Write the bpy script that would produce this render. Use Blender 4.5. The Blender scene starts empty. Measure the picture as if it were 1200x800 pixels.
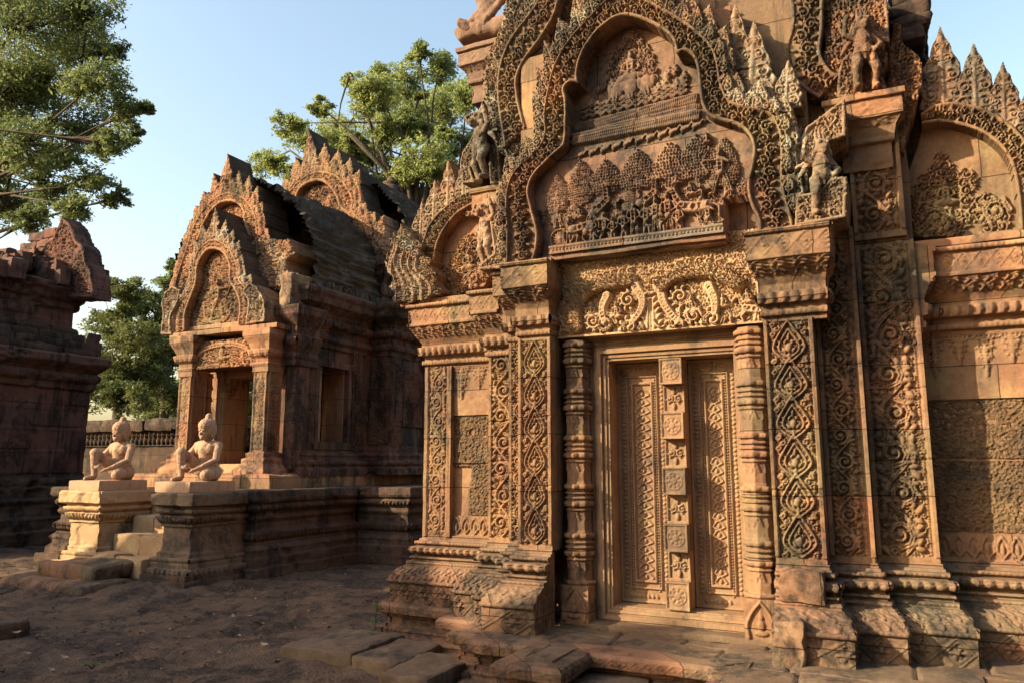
import bpy, bmesh, math, random
import numpy as np
from mathutils import Vector, Matrix

# ------------------------------------------------------------------ camera, sky, sun, exposure
S = bpy.context.scene
COL = S.collection
cam_d = bpy.data.cameras.new('camera'); cam = bpy.data.objects.new('camera', cam_d); COL.objects.link(cam)
cam_d.sensor_width = 36.0; cam_d.lens = 27.0; cam_d.clip_start = 0.05; cam_d.clip_end = 2000
YAW, PIT = math.radians(26.6), math.radians(9.03)
CAM = np.array([0, 0, 1.6])
cam.location = CAM; cam.rotation_euler = (math.pi / 2 + PIT, 0, YAW)
S.camera = cam
SUN_AZ, SUN_EL = math.radians(47), math.radians(24)       # left of the facade's normal, in front of it
to_sun = Vector((-math.sin(SUN_AZ) * math.cos(SUN_EL), -math.cos(SUN_AZ) * math.cos(SUN_EL), math.sin(SUN_EL)))
W = bpy.data.worlds.new('World'); S.world = W; W.use_nodes = True
nt = W.node_tree
sky = nt.nodes.new('ShaderNodeTexSky'); sky.sky_type = 'NISHITA'; sky.sun_disc = False
sky.sun_elevation = SUN_EL; sky.sun_rotation = math.pi + SUN_AZ
sky.air_density = 1.5; sky.dust_density = 3.2; sky.ozone_density = .7
bg = nt.nodes['Background']; bg.inputs[1].default_value = 0.10
nt.links.new(sky.outputs[0], bg.inputs[0])
sd = bpy.data.lights.new('sun', 'SUN'); sun = bpy.data.objects.new('sun', sd); COL.objects.link(sun)
sd.energy = 3.35; sd.angle = math.radians(0.5); sd.color = (1.0, 0.84, 0.56)
sun.rotation_euler = to_sun.to_track_quat('Z', 'Y').to_euler(); sun.location = (-20, -20, 30)
vs = S.view_settings; vs.view_transform = 'Standard'; vs.look = 'None'; vs.exposure = 1.75; vs.gamma = 1.0
vs.use_curve_mapping = False
S.render.resolution_x, S.render.resolution_y = 1024, 682
S.cycles.max_bounces = 6

# ------------------------------------------------------------------ measuring helper: photo point -> point on a plane of the place
_fh = np.array([-math.sin(YAW), math.cos(YAW), 0]); _R = np.array([math.cos(YAW), math.sin(YAW), 0])
_F = _fh * math.cos(PIT) + np.array([0, 0, math.sin(PIT)]); _U = -_fh * math.sin(PIT) + np.array([0, 0, math.cos(PIT)])
def _ray(x, y): return _F + _R * (x - 600) / 900. - _U * (y - 400) / 900.
def at(x, y, Y):
    p = CAM + _ray(x, y) * (Y / _ray(x, y)[1]); return (float(p[0]), float(p[2]))
def atX(x, y, X):
    p = CAM + _ray(x, y) * (X / _ray(x, y)[0]); return (float(p[1]), float(p[2]))
def atZ(x, y, Z):
    p = CAM + _ray(x, y) * ((Z - 1.6) / _ray(x, y)[2]); return (float(p[0]), float(p[1]))
def ats(l, Y): return [at(x, y, Y) for x, y in l]
def zm(l, ox, oy, s): return [(ox + x * s, oy + y * s) for x, y in l]

# ------------------------------------------------------------------ noise
def _hash(ix, iy, iz, seed):
    h = (ix.astype(np.int64) * 374761393 + iy.astype(np.int64) * 668265263 + iz.astype(np.int64) * 2147483647 + seed * 1274126177) & 0xffffffff
    h = ((h ^ (h >> 13)) * 1274126177) & 0xffffffff
    return ((h ^ (h >> 16)) & 0xffff) / 65535.0
def vnoise(x, y, z, seed=0):
    x, y, z = np.broadcast_arrays(np.asarray(x, float), np.asarray(y, float), np.asarray(z, float))
    ix, iy, iz = np.floor(x), np.floor(y), np.floor(z)
    fx, fy, fz = x - ix, y - iy, z - iz
    fx = fx * fx * (3 - 2 * fx); fy = fy * fy * (3 - 2 * fy); fz = fz * fz * (3 - 2 * fz)
    r = 0
    for a in (0, 1):
        for b in (0, 1):
            for c in (0, 1):
                w = (fx if a else 1 - fx) * (fy if b else 1 - fy) * (fz if c else 1 - fz)
                r = r + w * _hash(ix + a, iy + b, iz + c, seed)
    return r * 2 - 1
def fbm(x, y, z, oct=3, seed=0):
    r, a = 0, 1.0
    for o in range(oct):
        r = r + a * vnoise(x * 2 ** o, y * 2 ** o, z * 2 ** o, seed + o); a *= .5
    return r

# ------------------------------------------------------------------ materials
def stone(name, c1, c2, c3, lich=.25, lcol=(.40, .40, .32), blk=.3, bump=.5, pit=0., mott=.45, rough=.92, bcol=(.045, .038, .032), och=0., brick=0., streak=0.):
    m = bpy.data.materials.new(name); m.use_nodes = True
    n = m.node_tree.nodes; L = m.node_tree.links.new
    b = n['Principled BSDF']; b.inputs['Roughness'].default_value = rough; b.inputs['Specular IOR Level'].default_value = .15
    tc = n.new('ShaderNodeTexCoord')
    def noise(sc, det=5, ro=.6, off=(0, 0, 0), stretch=(1, 1, 1), dist=0.):
        mp = n.new('ShaderNodeMapping'); mp.inputs['Location'].default_value = off; mp.inputs['Scale'].default_value = stretch
        L(tc.outputs['Object'], mp.inputs[0])
        t = n.new('ShaderNodeTexNoise'); t.inputs['Scale'].default_value = sc; t.inputs['Detail'].default_value = det
        t.inputs['Roughness'].default_value = ro; t.inputs['Distortion'].default_value = dist
        L(mp.outputs[0], t.inputs['Vector']); return t.outputs[0]
    def ramp(src, a, bb):
        r = n.new('ShaderNodeMapRange'); r.inputs[1].default_value = a; r.inputs[2].default_value = bb
        L(src, r.inputs[0]); return r.outputs[0]
    def mix(f, a, bb, mode='MIX'):
        x = n.new('ShaderNodeMix'); x.data_type = 'RGBA'; x.blend_type = mode
        for v, i in ((f, 0), (a, 6), (bb, 7)):
            if isinstance(v, (int, float)): x.inputs[i].default_value = v
            elif isinstance(v, tuple): x.inputs[i].default_value = (*v, 1)
            else: L(v, x.inputs[i])
        return x.outputs[2]
    def mul(a, v):
        x = n.new('ShaderNodeMath'); x.operation = 'MULTIPLY'; L(a, x.inputs[0])
        if isinstance(v, float): x.inputs[1].default_value = v
        else: L(v, x.inputs[1])
        return x.outputs[0]
    col = mix(ramp(noise(.9, 4), .35, .65), c1, c2)
    col = mix(ramp(noise(3.1, 6, .65, (3, 1, 7)), .48, .68), col, c3)
    if och: col = mix(mul(ramp(noise(1.7, 4, .5, (9, 2, 5)), .5, .62), och), col, (.46, .29, .10))
    g = n.new('ShaderNodeCombineColor'); mr = ramp(noise(26, 6, .75), .2, .8)
    m2 = n.new('ShaderNodeMapRange'); m2.inputs[3].default_value = 1 - mott * .6; m2.inputs[4].default_value = 1 + mott * .45
    L(mr, m2.inputs[0])
    for i in range(3): L(m2.outputs[0], g.inputs[i])
    col = mix(1.0, col, g.outputs[0], 'MULTIPLY')
    if lich > 0:
        f = mul(ramp(noise(2.4, 9, .72, (5, 5, 1)), .68 - lich * .3, .80 - lich * .3), ramp(noise(34, 4, .7), .35, .6))
        col = mix(mul(f, .85), col, lcol)
    if blk > 0:
        f = mul(ramp(noise(1.5, 8, .68, (1, 8, 3), (1.3, 1.3, .7), .4), .645 - blk * .27, .705 - blk * .27), ramp(noise(18, 5, .7, (2, 2, 2)), .25, .6))
        col = mix(mul(f, .9), col, bcol)
    if streak > 0:                                                       # rain streaks of black algae
        f = mul(ramp(noise(1.0, 6, .65, (4, 7, 0), (7, 7, .55), .3), .60 - streak * .14, .70 - streak * .14), ramp(noise(1.1, 3, .5, (8, 1, 6)), .42, .58))
        col = mix(mul(f, .85), col, bcol)
    if brick > 0:                                                        # separate blocks: each its own tone, thin open joints
        cx = n.new('ShaderNodeSeparateXYZ'); L(tc.outputs['Object'], cx.inputs[0]); ad = n.new('ShaderNodeMath'); L(cx.outputs[0], ad.inputs[0]); L(cx.outputs[1], ad.inputs[1])
        cc = n.new('ShaderNodeCombineXYZ'); L(ad.outputs[0], cc.inputs[0]); L(cx.outputs[2], cc.inputs[1])
        bt = n.new('ShaderNodeTexBrick'); L(cc.outputs[0], bt.inputs['Vector']); bt.inputs['Scale'].default_value = 1.0; bt.inputs['Brick Width'].default_value = .83; bt.inputs['Row Height'].default_value = .46
        bt.inputs['Mortar Size'].default_value = .0045; bt.inputs['Mortar Smooth'].default_value = .3; bt.offset = .37; bt.squash = .8; bt.inputs['Bias'].default_value = .1
        bt.inputs['Color1'].default_value = (1 + brick * .32, 1 - brick * .10, 1 - brick * .16, 1); bt.inputs['Color2'].default_value = (1 - brick * .62, 1 - brick * .46, 1 - brick * .40, 1); bt.inputs['Mortar'].default_value = (.25, .22, .2, 1)
        col = mix(1.0, col, bt.outputs[0], 'MULTIPLY')
    L(col, b.inputs['Base Color'])
    bp = n.new('ShaderNodeBump'); bp.inputs['Strength'].default_value = bump; bp.inputs['Distance'].default_value = .012
    L(noise(38, 8, .7), bp.inputs['Height'])
    if pit:
        v = n.new('ShaderNodeTexVoronoi'); v.inputs['Scale'].default_value = 42
        L(tc.outputs['Object'], v.inputs['Vector'])
        b2 = n.new('ShaderNodeBump'); b2.inputs['Strength'].default_value = pit; b2.inputs['Distance'].default_value = .02
        L(v.outputs[0], b2.inputs['Height']); L(bp.outputs[0], b2.inputs['Normal']); L(b2.outputs[0], b.inputs['Normal'])
    else: L(bp.outputs[0], b.inputs['Normal'])
    return m
PINK1, PINK2, OCH = (.29, .162, .09), (.215, .122, .076), (.32, .215, .115)
M_PINK = stone('pink_sandstone', PINK1, PINK2, OCH, lich=.14, blk=.38, och=.2, mott=.6, bcol=(.085, .065, .05), brick=.45, streak=.5)
M_CARVE = stone('carved_sandstone', (.265, .15, .084), (.18, .108, .07), (.28, .19, .104), lich=.22, blk=.60, och=.18, mott=.7, bcol=(.05, .041, .034), brick=.45, streak=.4)
M_DOOR = stone('door_sandstone', (.285, .17, .095), (.235, .135, .082), (.29, .195, .11), lich=.03, blk=.24, mott=.45, bcol=(.09, .07, .055), streak=.3)
M_LINT = stone('lintel_sandstone', (.42, .27, .155), (.35, .22, .13), (.45, .31, .17), lich=.06, blk=.16, mott=.6, bcol=(.13, .10, .075), streak=.2)
M_TYMP = stone('tympanum_sandstone', (.235, .13, .082), (.165, .10, .07), (.23, .155, .10), lich=.06, blk=.58, mott=.7, bcol=(.055, .048, .043), brick=.3, streak=.3)
M_LICH = stone('lichened_sandstone', (.27, .155, .092), (.215, .145, .095), (.30, .225, .135), lich=.55, lcol=(.40, .39, .31), blk=.56, mott=.75, bcol=(.045, .042, .036), brick=.3, streak=.5)
M_DARK = stone('stained_shade_dark_sandstone', (.085, .052, .037), (.058, .041, .031), (.115, .076, .052), lich=.3, lcol=(.17, .165, .12), blk=.55, bcol=(.016, .014, .013), bump=.8, brick=.3)  # black staining, with the terrace and back-wall shade put into the colour
M_BASE = stone('dusty_base_sandstone', (.26, .15, .09), (.18, .11, .07), (.25, .175, .105), lich=.26, lcol=(.22, .22, .15), blk=.62, bcol=(.045, .038, .031), bump=.7, brick=.5)
M_FLOOR = stone('worn_paving_stone', (.165, .105, .068), (.12, .08, .055), (.19, .13, .08), lich=.22, lcol=(.19, .175, .125), blk=.45, bump=.8)
M_LATER = stone('laterite', (.15, .09, .048), (.105, .065, .04), (.18, .115, .06), lich=.08, blk=.58, bump=1.0, pit=.8)
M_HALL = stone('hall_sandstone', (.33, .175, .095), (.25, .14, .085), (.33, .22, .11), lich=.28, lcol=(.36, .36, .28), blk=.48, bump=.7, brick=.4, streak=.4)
M_HALLD = stone('hall_shade_toned_sandstone', (.145, .075, .052), (.10, .058, .042), (.14, .092, .064), lich=.16, lcol=(.15, .15, .11), blk=.58, bcol=(.018, .016, .014), bump=.8, brick=.5, streak=.8)  # darker copy of the hall stone: patina plus its shade in the colour
M_ROOF = stone('mossy_roof_brick', (.075, .052, .037), (.05, .04, .031), (.10, .078, .055), lich=.40, lcol=(.20, .19, .15), blk=.4, bcol=(.03, .027, .024), bump=1.0)
M_STAT = stone('new_sandstone', (.40, .245, .155), (.34, .205, .13), (.42, .27, .17), lich=.10, lcol=(.30, .26, .2), blk=.24, bcol=(.17, .11, .075), mott=.5, streak=.2, bump=.25, rough=.85)
M_GROUND = stone('worn_laterite_ground', (.12, .074, .049), (.078, .052, .038), (.155, .09, .055), lich=.22, lcol=(.15, .12, .085), blk=.52, bcol=(.022, .017, .015), bump=1.0, pit=.5, mott=.8)

def leafmat(name, a, b_, c, trans=.35):
    m = bpy.data.materials.new(name); m.use_nodes = True
    n = m.node_tree.nodes; L = m.node_tree.links.new
    p = n['Principled BSDF']; p.inputs['Roughness'].default_value = .55; p.inputs['Specular IOR Level'].default_value = .25
    tc = n.new('ShaderNodeTexCoord')
    t = n.new('ShaderNodeTexNoise'); t.inputs['Scale'].default_value = .55; t.inputs['Detail'].default_value = 2
    t2 = n.new('ShaderNodeTexNoise'); t2.inputs['Scale'].default_value = 7; t2.inputs['Detail'].default_value = 3
    L(tc.outputs['Object'], t.inputs['Vector']); L(tc.outputs['Object'], t2.inputs['Vector'])
    r = n.new('ShaderNodeValToRGB'); r.color_ramp.elements[0].color = (*a, 1); r.color_ramp.elements[1].color = (*b_, 1)
    r.color_ramp.elements[0].position = .38; r.color_ramp.elements[1].position = .62
    L(t.outputs[0], r.inputs[0])
    x = n.new('ShaderNodeMix'); x.data_type = 'RGBA'; x.inputs[7].default_value = (*c, 1)
    mr = n.new('ShaderNodeMapRange'); mr.inputs[1].default_value = .5; mr.inputs[2].default_value = .7; L(t2.outputs[0], mr.inputs[0])
    L(mr.outputs[0], x.inputs[0]); L(r.outputs[0], x.inputs[6]); L(x.outputs[2], p.inputs['Base Color'])
    tr = n.new('ShaderNodeBsdfTranslucent'); L(x.outputs[2], tr.inputs[0])
    ms = n.new('ShaderNodeMixShader'); ms.inputs[0].default_value = trans
    L(p.outputs[0], ms.inputs[1]); L(tr.outputs[0], ms.inputs[2]); L(ms.outputs[0], n['Material Output'].inputs[0])
    return m
M_LEAFD = leafmat('dark_leaves', (.10, .135, .05), (.17, .205, .07), (.26, .28, .11), .55)
M_LEAFY = leafmat('yellow_green_leaves', (.20, .25, .08), (.29, .33, .11), (.37, .38, .16), .6)
M_LEAFM = leafmat('olive_leaves', (.08, .105, .036), (.14, .155, .05), (.19, .19, .07), .45)
M_BARK = stone('bark', (.085, .065, .05), (.055, .045, .036), (.11, .09, .07), lich=.2, blk=.4, bump=1.0)

# ------------------------------------------------------------------ objects
def tag(o, label=None, cat=None, group=None, kind=None):
    if label: o['label'] = label
    if cat: o['category'] = cat
    if group: o['group'] = group
    if kind: o['kind'] = kind
    return o
def thing(name, label, cat, loc, group=None):
    o = bpy.data.objects.new(name, None); COL.objects.link(o); o.location = loc; o.empty_display_size = .2
    return tag(o, label, cat, group)
def link(name, me, mat, parent=None):
    o = bpy.data.objects.new(name, me); COL.objects.link(o)
    if mat: me.materials.clear(); me.materials.append(mat)
    if parent is not None:
        o.parent = parent
        if parent.parent is None: o.location = -Vector(parent.location)   # children are written in world coordinates
    return o
def mesh_np(name, V, Q, mat, parent=None, smooth=True, T=None):
    me = bpy.data.meshes.new(name)
    V = np.asarray(V, np.float32); Q = np.asarray(Q, np.int32).reshape(-1, 4)
    nq = len(Q); nt_ = 0 if T is None else len(T)
    me.vertices.add(len(V)); me.vertices.foreach_set('co', V.ravel())
    idx = Q.ravel() if T is None else np.concatenate([Q.ravel(), np.asarray(T, np.int32).ravel()])
    me.loops.add(len(idx)); me.loops.foreach_set('vertex_index', idx)
    me.polygons.add(nq + nt_)
    st = np.concatenate([np.arange(nq) * 4, nq * 4 + np.arange(nt_) * 3]).astype(np.int32)
    me.polygons.foreach_set('loop_start', st)
    me.polygons.foreach_set('use_smooth', np.full(nq + nt_, smooth))
    me.update(calc_edges=True); me.validate()
    return link(name, me, mat, parent)
class MB:
    """collects quads into one mesh"""
    def __init__(s): s.V = []; s.Q = []; s.n = 0
    def add(s, V, Q):
        V = np.asarray(V, float).reshape(-1, 3); s.V.append(V); s.Q.append(np.asarray(Q, int).reshape(-1, 4) + s.n); s.n += len(V)
    def box(s, x0, x1, y0, y1, z0, z1):
        v = [(x, y, z) for z in (z0, z1) for y in (y0, y1) for x in (x0, x1)]
        s.add(v, [(0, 2, 3, 1), (4, 5, 7, 6), (0, 1, 5, 4), (2, 6, 7, 3), (0, 4, 6, 2), (1, 3, 7, 5)])
    def rough(s, x0, x1, y0, y1, z0, z1, d=.08, amp=.02, bev=.03, seed=0, sc=5., tilt=0.):
        """a hewn block: rounded edges, uneven faces"""
        L = np.array([x1 - x0, y1 - y0, z1 - z0]); c = np.array([(x0 + x1) / 2, (y0 + y1) / 2, (z0 + z1) / 2])
        for ax in range(3):
            a, b = (ax + 1) % 3, (ax + 2) % 3
            na, nb = max(2, int(L[a] / d) + 1), max(2, int(L[b] / d) + 1)
            A, B = np.meshgrid(np.linspace(-.5, .5, na + 1) * L[a], np.linspace(-.5, .5, nb + 1) * L[b], indexing='ij')
            for sg in (-1, 1):
                P = np.zeros((na + 1, nb + 1, 3)); P[..., ax] = sg * L[ax] / 2; P[..., a] = A; P[..., b] = B
                inn = np.clip(P, -(L / 2 - bev), L / 2 - bev); dv = P - inn; ln = np.linalg.norm(dv, axis=-1, keepdims=True)
                P = inn + dv / np.maximum(ln, 1e-6) * bev
                G = P + c
                N = np.stack([fbm(G[..., 0] * sc, G[..., 1] * sc, G[..., 2] * sc, 3, seed + k * 7) for k in range(3)], -1)
                G = G + N * amp
                if tilt: G[..., 2] += (G[..., 0] - c[0]) * tilt
                i = np.arange((na + 1) * (nb + 1)).reshape(na + 1, nb + 1)
                q = np.stack([i[:-1, :-1], i[1:, :-1], i[1:, 1:], i[:-1, 1:]], -1).reshape(-1, 4)
                if sg < 0: q = q[:, ::-1]
                s.add(G.reshape(-1, 3), q)
    def tube(s, pts, rads, k=8):
        pts = [np.asarray(p, float) for p in pts]; R = []
        up = np.array([.3, .2, 1.])
        for i, p in enumerate(pts):
            t = pts[min(i + 1, len(pts) - 1)] - pts[max(i - 1, 0)]; t /= np.linalg.norm(t) + 1e-9
            a = np.cross(t, up); a /= np.linalg.norm(a) + 1e-9; b = np.cross(t, a)
            R.append([p + rads[i] * (math.cos(2 * math.pi * j / k) * a + math.sin(2 * math.pi * j / k) * b) for j in range(k)])
        i = np.arange(len(pts) * k).reshape(len(pts), k)
        q = np.stack([i[:-1], np.roll(i[:-1], -1, 1), np.roll(i[1:], -1, 1), i[1:]], -1).reshape(-1, 4)
        s.add(np.array(R).reshape(-1, 3), q)
    def build(s, name, mat, parent=None, smooth=False):
        return mesh_np(name, np.concatenate(s.V), np.concatenate(s.Q), mat, parent, smooth)
def box(name, x0, x1, y0, y1, z0, z1, mat, parent=None, amp=.008, d=.12, bev=.015, sc=4.):
    m = MB(); m.rough(x0, x1, y0, y1, z0, z1, d, amp, bev, int(abs(x0 * 31 + y0 * 17 + z0 * 7)) % 97, sc); return m.build(name, mat, parent, True)

# ------------------------------------------------------------------ polylines
def chaikin(p, n=1, closed=False):
    p = np.asarray(p, float)
    for _ in range(n):
        a = p if closed else p[:-1]; b = np.roll(p, -1, 0) if closed else p[1:]
        q = np.stack([a * .75 + b * .25, a * .25 + b * .75], 1).reshape(-1, 2)
        p = q if closed else np.vstack([p[:1], q, p[-1:]])
    return p
def resample(p, step):
    p = np.asarray(p, float); s = np.concatenate([[0], np.cumsum(np.linalg.norm(np.diff(p, axis=0), axis=1))])
    n = max(2, int(round(s[-1] / step)) + 1); t = np.linspace(0, s[-1], n)
    q = np.stack([np.interp(t, s, p[:, k]) for k in range(2)], 1)
    d = np.gradient(q, axis=0); d /= np.linalg.norm(d, axis=1, keepdims=True) + 1e-9
    return q, d, t
def pdist(X, Z, p):
    p = np.asarray(p, float); best = np.full(X.shape, 1e9)
    for a, b in zip(p[:-1], p[1:]):
        ab = b - a; t = np.clip(((X - a[0]) * ab[0] + (Z - a[1]) * ab[1]) / (ab @ ab + 1e-12), 0, 1)
        best = np.minimum(best, (X - a[0] - t * ab[0]) ** 2 + (Z - a[1] - t * ab[1]) ** 2)
    return np.sqrt(best)
def inpoly(X, Z, p):
    p = np.asarray(p, float); r = np.zeros(X.shape, bool)
    for a, b in zip(p, np.roll(p, -1, 0)):
        if a[1] == b[1]: continue
        c = (a[1] > Z) != (b[1] > Z)
        r ^= c & (X < (b[0] - a[0]) * (Z - a[1]) / (b[1] - a[1]) + a[0])
    return r

# ------------------------------------------------------------------ carved relief: a height field on a plane, built as real geometry with thickness
class Relief:
    def __init__(s, x0, x1, z0, z1, res, seed=1):
        s.res = res; s.nx = max(2, int(round((x1 - x0) / res)) + 1); s.nz = max(2, int(round((z1 - z0) / res)) + 1)
        s.x = np.linspace(x0, x1, s.nx); s.z = np.linspace(z0, z1, s.nz)
        s.X, s.Z = np.meshgrid(s.x, s.z); s.H = np.zeros((s.nz, s.nx)); s.B = np.zeros((s.nz, s.nx)); s.M = np.ones((s.nz, s.nx), bool)
        s.rng = random.Random(seed); s.seed = seed; s.dx = s.x[1] - s.x[0]; s.dz = s.z[1] - s.z[0]
    def win(s, xa, xb, za, zb):
        i0 = max(0, int((xa - s.x[0]) / s.dx)); i1 = min(s.nx, int((xb - s.x[0]) / s.dx) + 2)
        j0 = max(0, int((za - s.z[0]) / s.dz)); j1 = min(s.nz, int((zb - s.z[0]) / s.dz) + 2)
        if i1 <= i0 or j1 <= j0: return None
        return (slice(j0, j1), slice(i0, i1))
    def blob(s, x, z, a, b, h, ang=0.):
        r = max(a, b); w = s.win(x - r, x + r, z - r, z + r)
        if w is None: return
        X, Z = s.X[w] - x, s.Z[w] - z; c, n = math.cos(ang), math.sin(ang)
        e = 1 - ((X * c + Z * n) / a) ** 2 - ((Z * c - X * n) / b) ** 2
        np.maximum(s.H[w], h * np.power(np.maximum(e, 0), .36), out=s.H[w])
    def stroke(s, pts, r0, r1=None, h=None, cut=False):
        r1 = r0 if r1 is None else r1; n = len(pts) - 1
        for k in range(n):
            (ax, az), (bx, bz) = pts[k], pts[k + 1]; ra = r0 + (r1 - r0) * k / n; rb = r0 + (r1 - r0) * (k + 1) / n; r = max(ra, rb)
            w = s.win(min(ax, bx) - r, max(ax, bx) + r, min(az, bz) - r, max(az, bz) + r)
            if w is None: continue
            X, Z = s.X[w], s.Z[w]; dx, dz = bx - ax, bz - az
            t = np.clip(((X - ax) * dx + (Z - az) * dz) / (dx * dx + dz * dz + 1e-12), 0, 1)
            d2 = (X - ax - t * dx) ** 2 + (Z - az - t * dz) ** 2; rr = ra + (rb - ra) * t
            e = np.maximum(1 - d2 / (rr * rr + 1e-12), 0)
            if cut: s.H[w] -= np.where(e > 0, (h or .01), 0) * (s.H[w] > -.5)
            else: np.maximum(s.H[w], (h if h else r) * np.power(e, .33) * (1 - (.42 * np.clip((e - .72) / .2, 0, 1) if r > .0145 and h else 0)), out=s.H[w])
    def groove(s, pts, r, h):
        """a joint or a scratch, cut into what is there"""
        D = np.zeros_like(s.H); H = s.H; s.H = D; s.stroke(pts, r, r, 1.0); s.H = H - h * D
    def spiral(s, x, z, R, sgn=1, a0=0., turns=1.4, r=.2, h=.02, lobes=5, tip=True):
        P = []
        n = 14
        for i in range(n + 1):
            t = i / n; rad = R * (1 - .82 * t); a = a0 + sgn * turns * 2 * math.pi * t
            P.append((x + rad * math.cos(a), z + rad * math.sin(a)))
        s.stroke(P, R * r, R * r * .55, h)
        if tip: s.blob(x, z, R * .26, R * .26, h * 1.15)
        for i in range(lobes):
            a = a0 + sgn * (.15 + .8 * i / max(1, lobes)) * 2 * math.pi * .95
            q = R * (1.12 - .1 * i / lobes)
            s.blob(x + q * math.cos(a), z + q * math.sin(a), R * .34, R * .2, h * .85, a + sgn * .7)
    def curls(s, mask, p, h, r=.17):
        """close-packed foliage scrolls over a masked field"""
        g = s.rng
        x = s.x[0]
        row = 0
        zz = s.z[0]
        while zz < s.z[-1] + p:
            xx = s.x[0] + (p * .5 if row % 2 else 0)
            while xx < s.x[-1] + p:
                cx_, cz_ = xx + g.uniform(-.22, .22) * p, zz + g.uniform(-.22, .22) * p
                i, j = int((cx_ - s.x[0]) / s.dx), int((cz_ - s.z[0]) / s.dz)
                if 0 <= i < s.nx and 0 <= j < s.nz and mask[j, i]:
                    s.spiral(cx_, cz_, p * g.uniform(.36, .5), g.choice((-1, 1)), g.uniform(0, 6.28), 1.25, r, h * g.uniform(.75, 1.1), 5)
                    for k in range(2):
                        a = g.uniform(0, 6.28); q = p * g.uniform(.5, .62)
                        s.blob(cx_ + q * math.cos(a), cz_ + q * math.sin(a), p * .2, p * .1, h * .9, a + 1.2)
                xx += p
            zz += p * .88; row += 1
    def leaf(s, x, z, Ln, Wd, ang, h, mask=None, base=0., curl=True):
        """a flame-shaped antefix leaf, ang = direction of its tip"""
        w = s.win(x - Ln * 1.1, x + Ln * 1.1, z - Ln * 1.1, z + Ln * 1.1)
        if w is None: return
        X, Z = s.X[w] - x, s.Z[w] - z; ca, sa = math.cos(ang), math.sin(ang)
        a = (X * ca + Z * sa) / Ln; b = Z * ca - X * sa
        ac = np.clip(a, 0, 1)
        hw = Wd / 2 * np.power(np.maximum(1 - ac, 0), .8) * (.80 + 1.5 * ac * (1 - ac)) * (1 + .08 * np.sin(ac * 26))
        ins = (a > 0) & (a < 1) & (np.abs(b) < hw)
        u = np.abs(b) / np.maximum(hw, 1e-5)
        Hh = base + h * (np.power(np.maximum(1 - u ** 4, 0), .5) * .45 + .10 * np.cos(2 * math.pi * (ac * 6 - u * .8)) * (u > .55) + .30 * np.exp(-((u - .90) / .10) ** 2) + .30 * np.exp(-(b / (Wd * .05)) ** 2))
        sel = ins & (Hh > s.H[w]); s.H[w] = np.where(sel, Hh, s.H[w])
        if mask is not None: mask[w] |= ins
        if curl:
            H0 = s.H; s.H = np.zeros_like(s.H)
            for f, q, R in ((.18, .22, .17), (.40, .19, .145), (.60, .12, .10), (.76, .06, .07)):
                bx, bz = x + ca * Ln * f, z + sa * Ln * f
                for sg in (-1, 1): s.spiral(bx - sa * sg * Wd * q, bz + ca * sg * Wd * q, Wd * R, sg, ang - sg * .6, 1.35, .24, h * .75, 4)
            m_ = s.H > 0; s.H = np.where(m_, np.maximum(H0, np.where(H0 > 0, base + h * .30 + s.H * .75, H0)), H0)
    def beads(s, pts, step, r, h=None):
        q, d, t = resample(pts, step)
        for x, z in q: s.blob(x, z, r, r, h or r)
    def scroll_band(s, x0, x1, z0, z1, h, rim=True):
        """an upright rinceau: S-stem with a scroll in every bend"""
        s.curls((s.X > x0) & (s.X < x1), (x1 - x0) * .19, h * .5, .2)
        w = x1 - x0; xc = (x0 + x1) / 2; p = w * .98; k = 0
        z = z0
        st = [(xc + .30 * w * math.sin(math.pi * (zz - z0) / p), zz) for zz in np.arange(z0, z1, p / 10)]
        s.stroke(st, w * .055, w * .055, h * .8)
        while z + p * .5 < z1 + p * .3:
            sg = 1 if k % 2 == 0 else -1; zc = z + p * .5
            s.spiral(xc - sg * w * .06, zc, w * .33, sg, -math.pi / 2 * 1.0 + (0 if sg > 0 else math.pi), 1.6, .2, h, 6)
            for q in range(5):
                a = s.rng.uniform(0, 6.28)
                s.blob(xc + sg * w * .36, zc - p * .35 + q * p * .17, w * .13, w * .07, h * .85, a)
            s.blob(xc - sg * w * .40, zc + p * .45, w * .14, w * .08, h * .8, sg * .9)
            s.blob(xc - sg * w * .40, zc - p * .40, w * .14, w * .08, h * .8, -sg * .9)
            z += p; k += 1
    def lozenge_band(s, x0, x1, z0, z1, h, n):
        """stacked flame-shaped medallions with a flower in each"""
        w = x1 - x0; xc = (x0 + x1) / 2; c = (z1 - z0) / n
        s.curls((s.X > x0) & (s.X < x1), w * .15, h * .45, .2)
        for k in range(n):
            zb = z0 + k * c
            for sg in (-1, 1):
                P = [(xc + sg * w * q, zb + c * t) for q, t in ((.02, -.04), (.22, .10), (.41, .28), (.40, .44), (.26, .68), (.10, .92), (.0, 1.06))]
                s.stroke(chaikin(P, 1), w * .035, w * .035, h)
                P = [(xc + sg * w * q, zb + c * t) for q, t in ((.02, .10), (.18, .18), (.28, .32), (.24, .48), (.12, .66), (.0, .84))]
                s.stroke(chaikin(P, 1), w * .04, w * .03, h * .8)
                for t, q in ((.02, .40), (.86, .30), (.72, .42), (.98, .42)):
                    s.spiral(xc + sg * w * q, zb + c * t, w * .085, sg, 1, 1.2, .3, h * .9, 3)
                for t in (.16, .28, .40, .52): s.blob(xc + sg * w * (.37 - .5 * abs(t - .34)), zb + c * t, w * .06, w * .035, h * .7, sg * 1.)
            s.blob(xc, zb + c * .34, w * .10, c * .14, h * 1.15)
            for sg in (-1, 1):
                s.blob(xc + sg * w * .12, zb + c * .28, w * .10, w * .05, h, sg * .9); s.blob(xc + sg * w * .09, zb + c * .50, w * .07, w * .04, h, -sg * .9)
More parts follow.
